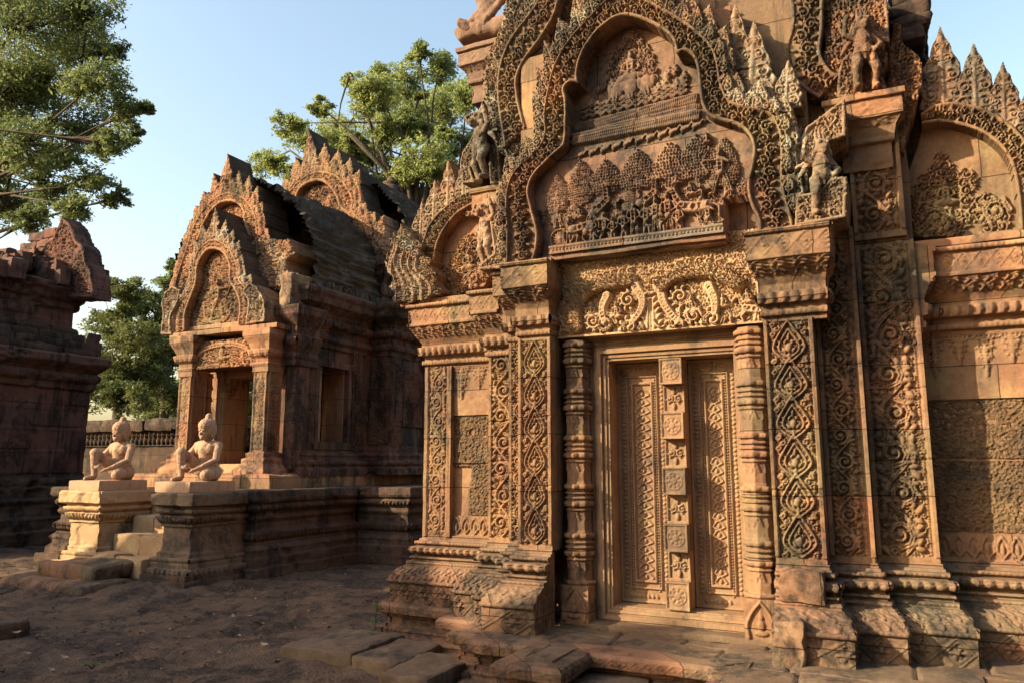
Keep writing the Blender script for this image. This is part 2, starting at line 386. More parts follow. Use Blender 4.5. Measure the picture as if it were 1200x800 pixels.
            s.blob(xc, zb + c * .62, w * .04, c * .10, h); s.blob(xc, zb + c * .15, w * .05, w * .05, h)
    def wear(s, amp=.004, sc=9., seed=3):
        s.H += amp * fbm(s.X * sc, s.Z * sc, s.seed + seed, 3, s.seed)
    def build(s, name, mat, parent, O, u=(1, 0, 0), v=(0, 0, 1), n=(0, -1, 0), thick=.15, side=None):
        O, u, v, n = (np.array(a, float) for a in (O, u, v, n))
        H = s.H + s.B
        P = O + s.X[..., None] * u + s.Z[..., None] * v + H[..., None] * n
        M = s.M; q = M[:-1, :-1] & M[1:, :-1] & M[1:, 1:] & M[:-1, 1:]
        i = np.arange(s.nx * s.nz).reshape(s.nz, s.nx)
        Q = np.stack([i[:-1, :-1], i[:-1, 1:], i[1:, 1:], i[1:, :-1]], -1)[q]
        # skirt round every boundary edge, back to the wall behind
        qp = np.pad(q, 1); c = qp[1:-1, 1:-1]; E = []
        lo, hi = c & ~qp[:-2, 1:-1], c & ~qp[2:, 1:-1]; le, ri = c & ~qp[1:-1, :-2], c & ~qp[1:-1, 2:]
        E.append(np.stack([i[:-1, :-1], i[:-1, 1:]], -1)[lo]); E.append(np.stack([i[1:, 1:], i[1:, :-1]], -1)[hi])
        E.append(np.stack([i[1:, :-1], i[:-1, :-1]], -1)[le]); E.append(np.stack([i[:-1, 1:], i[1:, 1:]], -1)[ri])
        E = np.concatenate(E); P = P.reshape(-1, 3)
        back = P - n * (thick + H.reshape(-1, 1))
        N0 = len(P); used, inv = np.unique(E, return_inverse=True); inv = inv.reshape(E.shape); m = len(used)
        V = np.concatenate([P, P[used], back[used]])
        SQ = np.stack([inv[:, 1] + N0, inv[:, 0] + N0, inv[:, 0] + N0 + m, inv[:, 1] + N0 + m], -1)
        nf = len(Q); Q = np.concatenate([Q, SQ]); keep, inv2 = np.unique(Q, return_inverse=True)
        Q = inv2.reshape(-1, 4); V = V[keep]
        if np.dot(np.cross(u, v), n) < 0: Q = Q[:, ::-1]
        o = mesh_np(name, V, Q, mat, parent)
        if side is not None and len(o.data.polygons) == len(Q):
            o.data.materials.append(side); mi = np.zeros(len(Q), np.int32); mi[nf:] = 1; o.data.polygons.foreach_set('material_index', mi)
        return o

# ------------------------------------------------------------------ mouldings: a profile swept round a plan, with carved rows
def pat(kind, s, t):
    if kind == 'bead': return .5 * np.sqrt(np.maximum(0, 1 - ((s / .034) % 1 * 2 - 1) ** 2)) * np.sin(np.pi * t)
    if kind == 'petal':
        q = (s / .072) % 1 * 2 - 1; e = np.maximum(0, 1 - (np.abs(q) / (.35 + .6 * np.sin(np.pi * np.clip(t, .05, .98)))) ** 2)
        return np.sqrt(e) * (.6 + .4 * np.sin(np.pi * t)) + .25 * np.exp(-(q / .12) ** 2)
    if kind == 'leaf':
        q = (s / .12) % 1 * 2 - 1
        return .6 * np.cos(q * 7 - np.abs(q) * 3 + t * 7) * np.cos(t * 5 + 1) + .5 * (np.abs(np.abs(q) - .5 * (1 - t) - .1) < .13)
    if kind == 'loz':
        q = (s / .20) % 1 * 2 - 1; k = np.abs(q) + np.abs(t * 2 - 1)
        return .6 * np.exp(-((k - .97) / .07) ** 2) + .5 * np.exp(-((k - .70) / .06) ** 2) + .8 * np.exp(-(k / .22) ** 2) + .4 * np.cos(6 * np.arctan2(t * 2 - 1, q)) * (k < .55) + .25 * np.exp(-((k - 1.55) / .2) ** 2)
    if kind == 'loz2':
        q = (s / .105) % 1 * 2 - 1; k = np.abs(q) + np.abs(t * 2 - 1)
        return .34 * np.exp(-((k - .95) / .10) ** 2) + .40 * np.exp(-(k / .28) ** 2) + .25 * np.sin(k * 16) * (k < .85)
    return 0 * s * t
def sweep(name, path, prof, mat, parent, ds=.009, closed=False, lat=1., amp=.014, wear=.004, cap=True, dz=.009, seed=0, keep=None, chip=0.):
    """prof: (offset, z, pattern of the strip that starts here)"""
    P = [np.array(p, float) for p in path]; n = len(P); nseg = n if closed else n - 1
    nor = []
    for k in range(nseg):
        d = P[(k + 1) % n] - P[k]; d /= np.linalg.norm(d); nor.append(np.array([d[1], -d[0]]))
    mit = []
    for k in range(n):
        if closed: a, b = nor[k - 1], nor[k]
        else: a, b = nor[max(0, k - 1)], nor[min(nseg - 1, k)]
        m = (a + b) / (1 + a @ b); mit.append(m * np.array([lat, 1.]))
    off, zz, kd, tt = [], [], [], []
    for (o0, z0, k0), (o1, z1, _) in zip(prof[:-1], prof[1:]):
        m = max(1, int(math.ceil(math.hypot(o1 - o0, z1 - z0) / dz)))
        for q in range(m):
            t = q / m; off.append(o0 + (o1 - o0) * t); zz.append(z0 + (z1 - z0) * t); kd.append(k0); tt.append(t)
    off.append(prof[-1][0]); zz.append(prof[-1][1]); kd.append(None); tt.append(1.)
    off, zz, tt = np.array(off), np.array(zz), np.array(tt); M = len(off)
    mb = MB(); s0 = 0.
    for k in range(nseg):
        a, b = P[k], P[(k + 1) % n]; ln = np.linalg.norm(b - a); ns = max(2, int(ln / ds) + 1)
        if keep is None or k in keep:
            t = np.linspace(0, 1, ns)[:, None]; sv = s0 + t * ln
            D = np.zeros((ns, M))
            for kind in set(kd):
                if kind:
                    c = np.array([x == kind for x in kd]); D[:, c] = pat(kind, sv + 0 * tt[None, c], tt[None, c] + 0 * sv) * amp
            o = off[None, :] + 0 * t
            c0 = a[None, None] + o[..., None] * mit[k]; c1 = b[None, None] + o[..., None] * mit[(k + 1) % n]
            XY = c0 + (c1 - c0) * t[..., None]
            x, y, z = XY[..., 0], XY[..., 1], zz[None, :] + 0 * t
            D = D + wear * fbm(x * 7, y * 7, z * 7, 3, seed)
            if chip:
                e = fbm(x * 2.3, y * 2.3, z * 3.1, 3, seed + 40); D = D - chip * np.clip((e - .35) * 2.5, 0, 1)
            XY = XY + D[..., None] * nor[k]
            G = np.concatenate([XY, (z + .3 * wear * fbm(x * 4, y * 4, z * 9, 2, seed + 9))[..., None]], -1)
            i = np.arange(ns * M).reshape(ns, M)
            q = np.stack([i[:-1, :-1], i[1:, :-1], i[1:, 1:], i[:-1, 1:]], -1).reshape(-1, 4)
            mb.add(G.reshape(-1, 3), q)
            if cap and not closed and k in (0, nseg - 1):
                for e, fl in ((0, k == 0), (ns - 1, k == nseg - 1)):
                    if not fl: continue
                    g = G[e]; bk = g.copy(); back = P[0] if e == 0 else P[-1]
                    bk[:, :2] = back - nor[k] * .02
                    j = np.arange(M - 1); qq = np.stack([j, j + 1, j + 1 + M, j + M], -1)
                    mb.add(np.concatenate([g, bk]), qq if e == 0 else qq[:, ::-1])
        s0 += ln
    return mb.build(name, mat, parent, True)
def lathe(name, x, y, prof, mat, parent, k=16, square=0., fl=None, wear=.003, seed=0, dz=.012, per=None):
    """a turned colonette, k-sided, ringed"""
    r, z, kd, tt = [], [], [], []
    for (r0, z0, k0), (r1, z1, _) in zip(prof[:-1], prof[1:]):
        m = max(1, int(math.ceil(math.hypot(r1 - r0, z1 - z0) / dz)))
        for q in range(m): r.append(r0 + (r1 - r0) * q / m); z.append(z0 + (z1 - z0) * q / m); kd.append(k0); tt.append(q / m)
    r.append(prof[-1][0]); z.append(prof[-1][1]); kd.append(None); tt.append(1.)
    r, z, tt = np.array(r), np.array(z), np.array(tt); N = 96; a = np.arange(N) / N * 2 * math.pi
    sec = 2 * math.pi / k; f = math.cos(sec / 2) / np.cos((a % sec) - sec / 2); f = f * .6 + .4 if k > 8 else f
    R = r[:, None] * f[None, :]
    for kind in set(kd):
        if kind:
            c = np.array([q == kind for q in kd]); R[c] += .010 * pat(kind, (a * r.mean())[None, :] * (1.0), tt[c][:, None])
    X = x + R * np.cos(a); Y = y + R * np.sin(a); Z = z[:, None] + 0 * R
    dn = wear * fbm(X * 9, Y * 9, Z * 9, 3, seed); X += dn * np.cos(a); Y += dn * np.sin(a)
    i = np.arange(R.size).reshape(R.shape)
    q = np.stack([i[:-1], np.roll(i[:-1], -1, 1), np.roll(i[1:], -1, 1), i[1:]], -1).reshape(-1, 4)
    m = MB(); m.add(np.stack([X, Y, Z], -1).reshape(-1, 3), q); return m.build(name, mat, parent, True)

# ================================================================== GROUND: one sheet to the horizon, eroded laterite paving near the camera
def build_ground():
    fx = np.concatenate([-np.geomspace(400, 17.5, 26), np.arange(-17, -11, .09), np.arange(-11, .6, .032), np.arange(.6, 6, .25), np.geomspace(6.2, 300, 18)])
    fy = np.concatenate([-np.geomspace(200, 2.5, 14), np.arange(-2.2, 2.6, .12), np.arange(2.6, 11, .034), np.arange(11, 22, .2), np.geomspace(22.5, 500, 24)])
    X, Y = np.meshgrid(fx, fy)
    # rounded lumps of the worn paving (cell edges sunk), rows run across the court
    sx, sy = .85, .40
    Xw = X + .12 * fbm(X * 1.3, Y * 1.3, 0, 2, 5); Yw = Y + .10 * fbm(X * 1.1, Y * 1.1, 4, 2, 8)
    gx, gy = np.floor(Xw / sx), np.floor(Yw / sy); f1 = np.full(X.shape, 9.); f2 = np.full(X.shape, 9.)
    for a in (-1, 0, 1):
        for b in (-1, 0, 1):
            cx_, cy_ = gx + a, gy + b
            jx, jy = _hash(cx_, cy_, cx_ * 0, 3), _hash(cx_, cy_, cx_ * 0, 4)
            d = np.hypot(cx_ + .2 + .6 * jx - Xw / sx, cy_ + .2 + .6 * jy - Yw / sy)
            f2 = np.where(d < f1, f1, np.minimum(f2, d)); f1 = np.minimum(f1, d)
    e = np.clip((f2 - f1) / .30, 0, 1)
    patch = np.clip(.5 + 1.2 * fbm(X * .45, Y * .45, 1, 2, 21), 0, 1)
    near = np.clip(1 - (np.maximum(np.abs(X + 6) - 9, 0) + np.maximum(np.abs(Y - 6) - 7, 0)) / 4, 0, 1)
    Z = near * ((.055 * (1 - (1 - e) ** 4) - .035) * patch + .035 * fbm(X * .8, Y * .8, 2, 3, 11) +   .020 * fbm(X * 5, Y * 5, 3, 4, 12) + .014 * np.abs(fbm(X * 9, Y * 20, 3, 3, 14)))
    Z += .13 * np.exp(-(np.maximum(np.abs(X + 9.7) - 1.0, 0) / .8) ** 2) * np.exp(-(np.maximum(np.abs(Y - 7.3) - .4, 0) / .55) ** 2)
    Z += .10 * np.exp(-((X + 4.6) / .9) ** 2 - ((Y - 5.2) / .6) ** 2)
    Z -= .035
    i = np.arange(X.size).reshape(X.shape)
    Q = np.stack([i[:-1, :-1], i[:-1, 1:], i[1:, 1:], i[1:, :-1]], -1).reshape(-1, 4)
    g = mesh_np('ground', np.stack([X, Y, Z], -1).reshape(-1, 3), Q, M_GROUND); tag(g, kind='structure')
build_ground()

# ================================================================== THE LIBRARY WITH THE FALSE DOOR
LIB = thing('stone_library', 'richly carved pink sandstone temple library with a closed false door under a scene-filled gable', 'temple', (-1.0, 8.5, 0))
ZF = .35
P_WALL_L = [(-4.14, 11.5), (-4.14, 6.4), (-3.28, 6.4), (-3.28, 6.12), (-2.99, 6.12), (-2.99, 5.95), (-2.79, 5.95), (-2.79, 5.72), (-2.50, 5.72)]
P_WALL_R = [(-.82, 5.72), (-.49, 5.72), (-.44, 5.95), (-.20, 5.95), (-.16, 6.12), (.19, 6.12), (.19, 6.4), (2.3, 6.4), (2.3, 11.5)]
P_WALL_R[2] = (-.49, 5.95); P_WALL_R[4] = (-.20, 6.12)
BASE = [(.34, ZF - .02, 'loz'), (.35, .525, None), (.375, .53, 'bead'), (.375, .56, None), (.36, .562, 'leaf'), (.31, .62, 'leaf'), (.21, .668, None), (.185, .67, None), (.185, .678, 'bead'), (.185, .702, None), (.13, .705, None), (.13, .725, None), (.155, .728, None), (.155, .742, None), (.10, .745, None), (.09, .770, None),
        (.15, .775, 'petal'), (.165, .815, 'petal'), (.14, .832, None), (.08, .835, None), (.08, .850, None), (.105, .853, 'bead'), (.105, .880, None), (.06, .883, None), (.055, .90, None), (.03, .903, None), (.03, .93, None), (-.01, .935, None)]
CORN = [(0, 2.50, None), (.02, 2.505, None), (.02, 2.535, None), (.055, 2.54, 'bead'), (.055, 2.58, None), (.03, 2.585, None), (.03, 2.62, None), (.085, 2.63, 'petal'), (.095, 2.71, None),
        (.06, 2.715, None), (.06, 2.745, None), (.10, 2.80, 'leaf'), (.16, 2.86, 'leaf'), (.19, 2.90, None), (.21, 2.905, None), (.21, 2.93, None), (.195, 2.935, 'loz2'), (.195, 3.08, None), (.225, 3.085, 'bead'), (.225, 3.12, None), (.0, 3.13, None)]
sweep('base_moulding', P_WALL_L, BASE, M_BASE, LIB, lat=.45, amp=.022, wear=.003, chip=.005, seed=2, dz=.007, ds=.008)
sweep('base_moulding', P_WALL_R, BASE, M_BASE, LIB, lat=.45, amp=.022, wear=.003, chip=.006, seed=5, dz=.007, ds=.008)
sweep('cornice', P_WALL_L[:6], [(o, z + .02, k) for o, z, k in CORN], M_PINK, LIB, lat=.6, amp=.022, wear=.006, chip=.015, seed=3)
sweep('cornice', P_WALL_R[5:], [(o, z + .02, k) for o, z, k in CORN], M_PINK, LIB, lat=.6, amp=.022, wear=.006, chip=.02, seed=4)
# core of the building behind the carved facing
box('wall', -4.12, 2.28, 6.43, 11.45, ZF - .1, 3.16, M_PINK, LIB, d=.4)
box('wall', -3.26, -2.48, 6.15, 6.5, ZF, 3.3, M_PINK, LIB, d=.3); box('wall', -.84, .17, 6.15, 6.5, ZF, 3.3, M_PINK, LIB, d=.3)

# --- pilasters: lozenge pair in front, scroll strips stepping back
def pilaster(x0, x1, Y, kind, mat, z1=2.62, back=.45, seed=1, edge=.035, z0=.92, loz=8, right=False):
    p = Relief(x0, x1, z0, z1, .006, seed)
    w = x1 - x0
    if kind == 'loz':
        p.lozenge_band(x0 + edge, x1 - edge, z0 + .06, z1 - .03, .040, loz)
    else:
        eL = .02 if not right else .03; eR = .07 if right else .03
        p.scroll_band(x0 + eL, x1 - eR, z0 + .06, z1 - .02, .046)
        if right: p.beads([(x1 - .05, z0 + .05), (x1 - .05, z1 - .02)], .02, .008, .010)
    for xa, xb in ((x0, x0 + edge * .8), (x1 - edge * .8, x1)):
        m = (p.X >= xa) & (p.X <= xb); p.H[m] = np.maximum(p.H[m], .038)
    p.H[(p.Z < z0 + .05)] = .018
    for zj in (1.42 + .1 * (seed % 3), 2.12 - .15 * (seed % 2)): p.groove([(x0, zj), (x1, zj + .01)], .006, .012)
    p.wear(.004)
    return p.build('pilaster', mat, LIB, (0, Y, 0), thick=back)
M_LOZ_L = M_CARVE
pilaster(-2.79, -2.50, 5.72, 'loz', M_CARVE, 2.62, .55, 3, loz=6)
pilaster(-2.99, -2.795, 5.95, 'scroll', M_CARVE, 3.2, .35, 4)
pilaster(-3.28, -2.995, 6.12, 'scroll', M_CARVE, 2.99, .32, 5)
pilaster(-.82, -.49, 5.72, 'loz', M_CARVE, 2.62, .55, 6, loz=6)
pilaster(-.485, -.20, 5.95, 'scroll', M_CARVE, 3.30, .45, 7, right=True)
pilaster(-.195, .19, 6.12, 'scroll', M_CARVE, 3.20, .32, 8, right=True)
pilaster(-.195, .15, 6.13, 'scroll', M_CARVE, 4.2, .32, 18, right=True, z0=3.24)
# capitals of the front pilasters (they also carry the gable's ends)
def capital(path, seed):
    pr = [(0, 2.60, None), (.02, 2.605, None), (.02, 2.64, None), (.05, 2.645, 'bead'), (.05, 2.685, None), (.03, 2.69, None), (.03, 2.72, None), (.075, 2.73, 'petal'), (.085, 2.81, None), (.05, 2.815, None), (.05, 2.87, None),
          (.09, 2.93, 'leaf'), (.16, 2.98, 'leaf'), (.20, 3.02, None), (.215, 3.025, None), (.215, 3.05, 'loz2'), (.215, 3.20, None), (.235, 3.205, 'bead'), (.235, 3.235, None), (0, 3.245, None)]
    sweep('capital', path, pr, M_CARVE, LIB, lat=.32, dz=.007, amp=.022, wear=.007, chip=.02, seed=seed)
capital([(-2.99, 6.2), (-2.99, 5.95), (-2.79, 5.95), (-2.79, 5.72), (-2.51, 5.72), (-2.51, 6.1)], 1)
capital([(-.82, 6.1), (-.82, 5.72), (-.40, 5.72), (-.40, 6.2)], 2)
# broken end of the right base block, worn to bare stone
m = MB(); m.rough(-.80, -.62, 5.28, 5.55, ZF - .02, .62, .02, .022, .02, 4, 9); m.build('broken_stone', M_BASE, LIB, True)
m = MB(); m.rough(-.78, -.50, 5.50, 5.66, .70, .90, .02, .015, .015, 6, 9); m.build('broken_stone', M_BASE, LIB, True)

# --- wall panels: hanging garland course, pitted laterite blocks, lotus foot course
def wall_panel(x0, x1, Y, seed):
    w = x1 - x0
    p = Relief(x0, x1, 1.10 - .18, 1.12, .007, seed)                     # foot course
    n = max(3, int(w / .085)); st = w / n
    for k in range(n):
        xc = x0 + st * (k + .5)
        for sg in (-1, 1): p.stroke([(xc, .95), (xc + sg * st * .42, 1.0), (xc + sg * st * .30, 1.06), (xc, 1.10)], .009, .007, .016)
        p.blob(xc, 1.01, st * .16, .045, .018); p.blob(xc + st / 2, 1.05, st * .12, .03, .014)
    p.H[p.Z < .945] = .016; p.wear(); p.build('foot_course', M_CARVE, LIB, (0, Y + .01, 0), thick=.1)
    p = Relief(x0, x1, 2.06, 2.54, .008, seed + 1)                       # garland course
    n = max(3, int(w / .16)); st = w / n
    for k in range(n):
        xc = x0 + st * (k + .5); ln = .24 if k % 2 == 0 else .15
        for q in range(4):
            f = 1 - q / 4.5; zq = 2.50 - ln * q / 3.4
            p.blob(xc, zq - .02, .022 * f + .006, .03, .020); p.spiral(xc - st * .22 * f, zq, st * .16 * f + .008, 1, 0, 1.2, .25, .018, 4); p.spiral(xc + st * .22 * f, zq, st * .16 * f + .008, -1, 3.1, 1.2, .25, .018, 4)
        p.blob(xc, 2.48 - ln, .012, .03, .016)
    p.H[p.Z > 2.515] = .018; p.wear(.003); p.build('garland_course', M_PINK, LIB, (0, Y, 0), thick=.1)
    zs = [1.12, 1.60, 2.06] if seed < 50 else [1.12, 1.63, 2.06]
    for k, (za, zb) in enumerate(zip(zs[:-1], zs[1:])):
        p = Relief(x0, x1, za + .009, zb - .009, .0055, seed + 3 + k)
        big = fbm(p.X * 3.2, p.Z * 3.2, seed + k, 2, seed + 9)
        p.H += .010 * big + .004 * fbm(p.X * 22, p.Z * 22, seed, 3, seed + 2)
        H0 = p.H; p.H = np.zeros_like(H0)
        for q in range(int(1500 * w * (zb - za))):
            xx, zz_ = p.rng.uniform(x0, x1), p.rng.uniform(za, zb); rr = p.rng.uniform(.006, .017); p.blob(xx, zz_, rr, rr * p.rng.uniform(.45, 1), p.rng.uniform(.3, 1), p.rng.uniform(-.7, .7))
        p.H = H0 - .013 * p.H
        if seed < 50 and k == 0:                                         # weathered away smooth at the corner
            sm = np.clip((x0 + .17 - p.X + .05 * big) / .03, 0, 1) * np.clip((zb - .02 - p.Z) / .03, 0, 1); p.H = p.H * (1 - sm) - .03 * sm
        if seed < 50 and k == 1: p.blob(x0 + .2, 1.92, .03, .03, .0); p.H -= .05 * (np.hypot(p.X - x0 - .2, p.Z - 1.90) < .03)
        p.build('laterite_block', M_LATER, LIB, (0, Y + .015, 0), thick=.1)
wall_panel(-3.84, -3.26, 6.40, 20)
wall_panel(.19, 2.3, 6.40, 60)
# corner strip and its rims on the left
p = Relief(-4.14, -3.84, .92, 2.54, .006, 31); p.scroll_band(-4.09, -3.90, .98, 2.52, .026)
for xa, xb in ((-4.14, -4.10), (-3.89, -3.84)): p.H[(p.X >= xa) & (p.X <= xb)] = .026
p.wear(); p.build('corner_strip', M_CARVE, LIB, (0, 6.38, 0), thick=.2)

# --- the false door
DX0, DX1, DZ0, DZ1 = -2.13, -1.08, .43, 2.48
def frame_ring(name, x0, x1, z0, z1, wd, Y, dp, mat, parent):
    """mitred frame of stepped fillets swept round the opening"""
    prof = [(0, 0), (.0, dp * .35), (wd * .18, dp * .35), (wd * .20, dp * .6), (wd * .36, dp * .66), (wd * .40, dp * .5), (wd * .46, dp * .5), (wd * .50, dp), (wd * .80, dp), (wd * .84, dp * .8), (wd, dp * .8), (wd, -.02)]
    m = MB()
    C = [(x0, z0, -1, -1), (x1, z0, 1, -1), (x1, z1, 1, 1), (x0, z1, -1, 1)]
    for k in range(4):
        a, b = C[k], C[(k + 1) % 4]; ns = 40; t = np.linspace(0, 1, ns)[:, None]
        o = np.array([q[0] for q in prof])[None]; h = np.array([q[1] for q in prof])[None]
        X = (a[0] + a[2] * o) * (1 - t) + (b[0] + b[2] * o) * t; Z = (a[1] + a[3] * o) * (1 - t) + (b[1] + b[3] * o) * t
        G = np.stack([X, Y - h + 0 * t + .003 * fbm(X * 8, Z * 8, k, 3, 5), Z], -1)
        M = len(prof); i = np.arange(ns * M).reshape(ns, M)
        m.add(G.reshape(-1, 3), np.stack([i[:-1, :-1], i[1:, :-1], i[1:, 1:], i[:-1, 1:]], -1).reshape(-1, 4))
    return m.build(name, mat, parent)
DOOR = box('false_door', DX0 - .05, DX1 + .05, 6.215, 6.5, DZ0 - .05, DZ1 + .05, M_DOOR, LIB, d=.3)
frame_ring('door_frame', DX0 + .02, DX1 - .02, DZ0 + .06, DZ1 - .04, .115, 6.02, .06, M_DOOR, DOOR)
frame_ring('door_frame', DX0 - .10, DX1 + .10, DZ0 - .06, DZ1 + .08, .10, 6.0, .03, M_DOOR, DOOR)
m = MB()
for x0, x1, z0, z1 in ((DX0 - .02, DX0 + .025, DZ0, DZ1), (DX1 - .025, DX1 + .02, DZ0, DZ1), (DX0, DX1, DZ0 - .02, DZ0 + .07), (DX0, DX1, DZ1 - .045, DZ1)): m.rough(x0, x1, 6.015, 6.26, z0, z1, .15, .003, .006)
m.build('door_reveal', M_DOOR, DOOR, True)
def door_leaf(x0, x1, seed):
    z0, z1 = DZ0 + .07, DZ1 - .045
    p = Relief(x0, x1, z0, z1, .005, seed); w = x1 - x0
    def ringed(i, h, wdt):
        a = (np.minimum(np.minimum(p.X - x0, x1 - p.X), np.minimum(p.Z - z0 - i * .3, z1 - p.Z - i * .3)) - i)
        p.H = np.where((a > 0) & (a < wdt), np.maximum(p.H, h), p.H)
    ringed(.0, .02, .02); ringed(.085, .022, .014); ringed(.125, .026, .018)
    i0 = .055
    for sg, xe in ((1, x0 + i0), (-1, x1 - i0)):
        for k in range(int((z1 - z0 - .2) / .035)): p.blob(xe, z0 + .12 + k * .035, .018, .012, .014, .6 * (1 if k % 2 else -1))
    for k in range(int((w - .16) / .035)):
        for zz in (z0 + .055, z1 - .055): p.blob(x0 + .09 + k * .035, zz, .012, .018, .014, .5)
    xa, xb = x0 + .10, x1 - .10
    p.beads([(xa + .012, z0 + .10), (xa + .012, z1 - .10)], .022, .009, .014); p.beads([(xb - .012, z0 + .10), (xb - .012, z1 - .10)], .022, .009, .014)
    xi0, xi1 = x0 + .150, x1 - .150; c = (xi0 + xi1) / 2; hw = max(.02, (xi1 - xi0) / 2)
    for k in range(int((z1 - z0 - .34) / .07)):
        zb = z0 + .17 + k * .07
        for sg in (-1, 1):
            p.stroke([(c, zb), (c + sg * hw * .9, zb + .025), (c + sg * hw * .5, zb + .055), (c, zb + .075)], .006, .005, .014)
        p.blob(c, zb + .035, .012, .02, .016)
    p.wear(.002); return p.build('door_leaf', M_DOOR, DOOR, (0, 6.205, 0), thick=.06)
door_leaf(DX0 + .02, -1.675, 71); door_leaf(-1.505, DX1 - .02, 72)
p = Relief(-1.675, -1.505, DZ0 + .07, DZ1 - .045, .005, 73); p.B[:] = .13
zs = np.linspace(DZ0 + .07, DZ1 - .045, 10)
for k in range(1, 9, 2):
    zc = (zs[k] + zs[k + 1]) / 2
    for sg in (-1, 1): p.spiral(-1.59 + sg * .035, zc, .03, sg, 1.5, 1.3, .25, .018, 4)
    p.blob(-1.59, zc + .06, .016, .03, .02); p.blob(-1.59, zc - .06, .016, .03, .02)
    for sg in (-1, 1): p.H[np.abs(p.Z - zs[k + (sg > 0)]) < .012] = .02
for xa in (-1.675, -1.517): p.H[(p.X >= xa) & (p.X <= xa + .012)] = .016
p.wear(.003); p.build('door_post', M_DOOR, DOOR, (0, 6.205, 0), thick=.06)
M_BOSS = stone('worn_grey_boss', (.17, .108, .07), (.12, .08, .055), (.19, .12, .076), lich=0, blk=.5, bcol=(.05, .045, .04))
for k in range(0, 9, 2):
    za, zb = zs[k] + .005, zs[k + 1] - .005
    p = Relief(-1.68, -1.50, za, zb, .005, 80 + k); zc = (za + zb) / 2
    p.blob(-1.59, zc, .026, .026, .010)
    for a in range(8): p.blob(-1.59 + .045 * math.cos(a * .785), zc + .045 * math.sin(a * .785), .018, .012, .007, a * .785)
    p.stroke([(-1.59 + .066 * math.cos(a * .5236), zc + .066 * math.sin(a * .5236)) for a in range(13)], .006, .006, .006)
    for ex in ((-1.68, -1.667), (-1.513, -1.50)): p.H[(p.X >= ex[0]) & (p.X <= ex[1])] = .012
    p.H[(p.Z < za + .012) | (p.Z > zb - .012)] = .012
    p.wear(.003); p.build('boss', M_BOSS if 2 <= k <= 4 else M_DOOR, DOOR, (0, 6.145 - .155, 0), thick=.16)
# wall behind the colonettes, sill and lintel bed
box('door_sill', -2.50, -.82, 5.80, 6.2, ZF - .02, .385, M_FLOOR, LIB, d=.1, amp=.012)
box('door_surround', -2.52, -2.22, 6.03, 6.5, ZF, 2.63, M_DOOR, LIB, d=.2); box('door_surround', -.99, -.80, 6.03, 6.5, ZF, 2.63, M_DOOR, LIB, d=.2)
box('door_surround', -2.3, -.9, 6.01, 6.5, 2.55, 2.64, M_DOOR, LIB, d=.2)

# --- ringed colonettes either side of the door
def colonette(x, Y, seed):
    R = .112; pr = [(R * 1.18, .37, None), (R * 1.18, .40, 'leaf'), (R * 1.08, .66, None), (R * 1.2, .665, 'bead'), (R * 1.2, .69, None)]
    z = .69; n = 5; H = (2.61 - .69) / n
    for k in range(n):
        def a(t, r, kd=None): pr.append((R * r, z + H * t, kd))
        a(.001, .92); a(.22, .90, 'leaf'); a(.40, .90); a(.405, 1.0, 'bead'); a(.445, 1.0); a(.45, .93); a(.49, .93); a(.495, 1.1, 'petal'); a(.60, 1.12); a(.605, 1.0); a(.64, .97); a(.645, 1.08, 'bead'); a(.69, 1.08); a(.695, .95); a(.74, .93)
        a(.745, 1.06, 'bead'); a(.79, 1.06); a(.795, .96); a(.85, .94); a(.855, 1.1, 'petal'); a(.95, 1.1); a(.955, .98); a(1., .95)
        z += H
    return lathe('colonette', x, Y, pr, M_CARVE if seed == 1 else M_PINK, LIB, 8, seed=seed)
colonette(-2.36, 5.93, 1); colonette(-.955, 5.93, 2)
# pointed niche with a small figure carved on each colonette's square foot
for x in (-2.36, -.955):
    p = Relief(x - .115, x + .115, .37, .66, .006, int(x * -50)); 
    for sg in (-1, 1): p.stroke(chaikin([(x + sg * .085, .40), (x + sg * .10, .48), (x + sg * .06, .57), (x, .64)], 1), .014, .01, .022)
    p.blob(x, .535, .018, .02, .02); p.blob(x, .485, .026, .04, .022); p.blob(x, .43, .05, .02, .02)
    p.wear(); p.build('niche_figure', M_CARVE, LIB, (0, 5.93 - .13, 0), thick=.14)

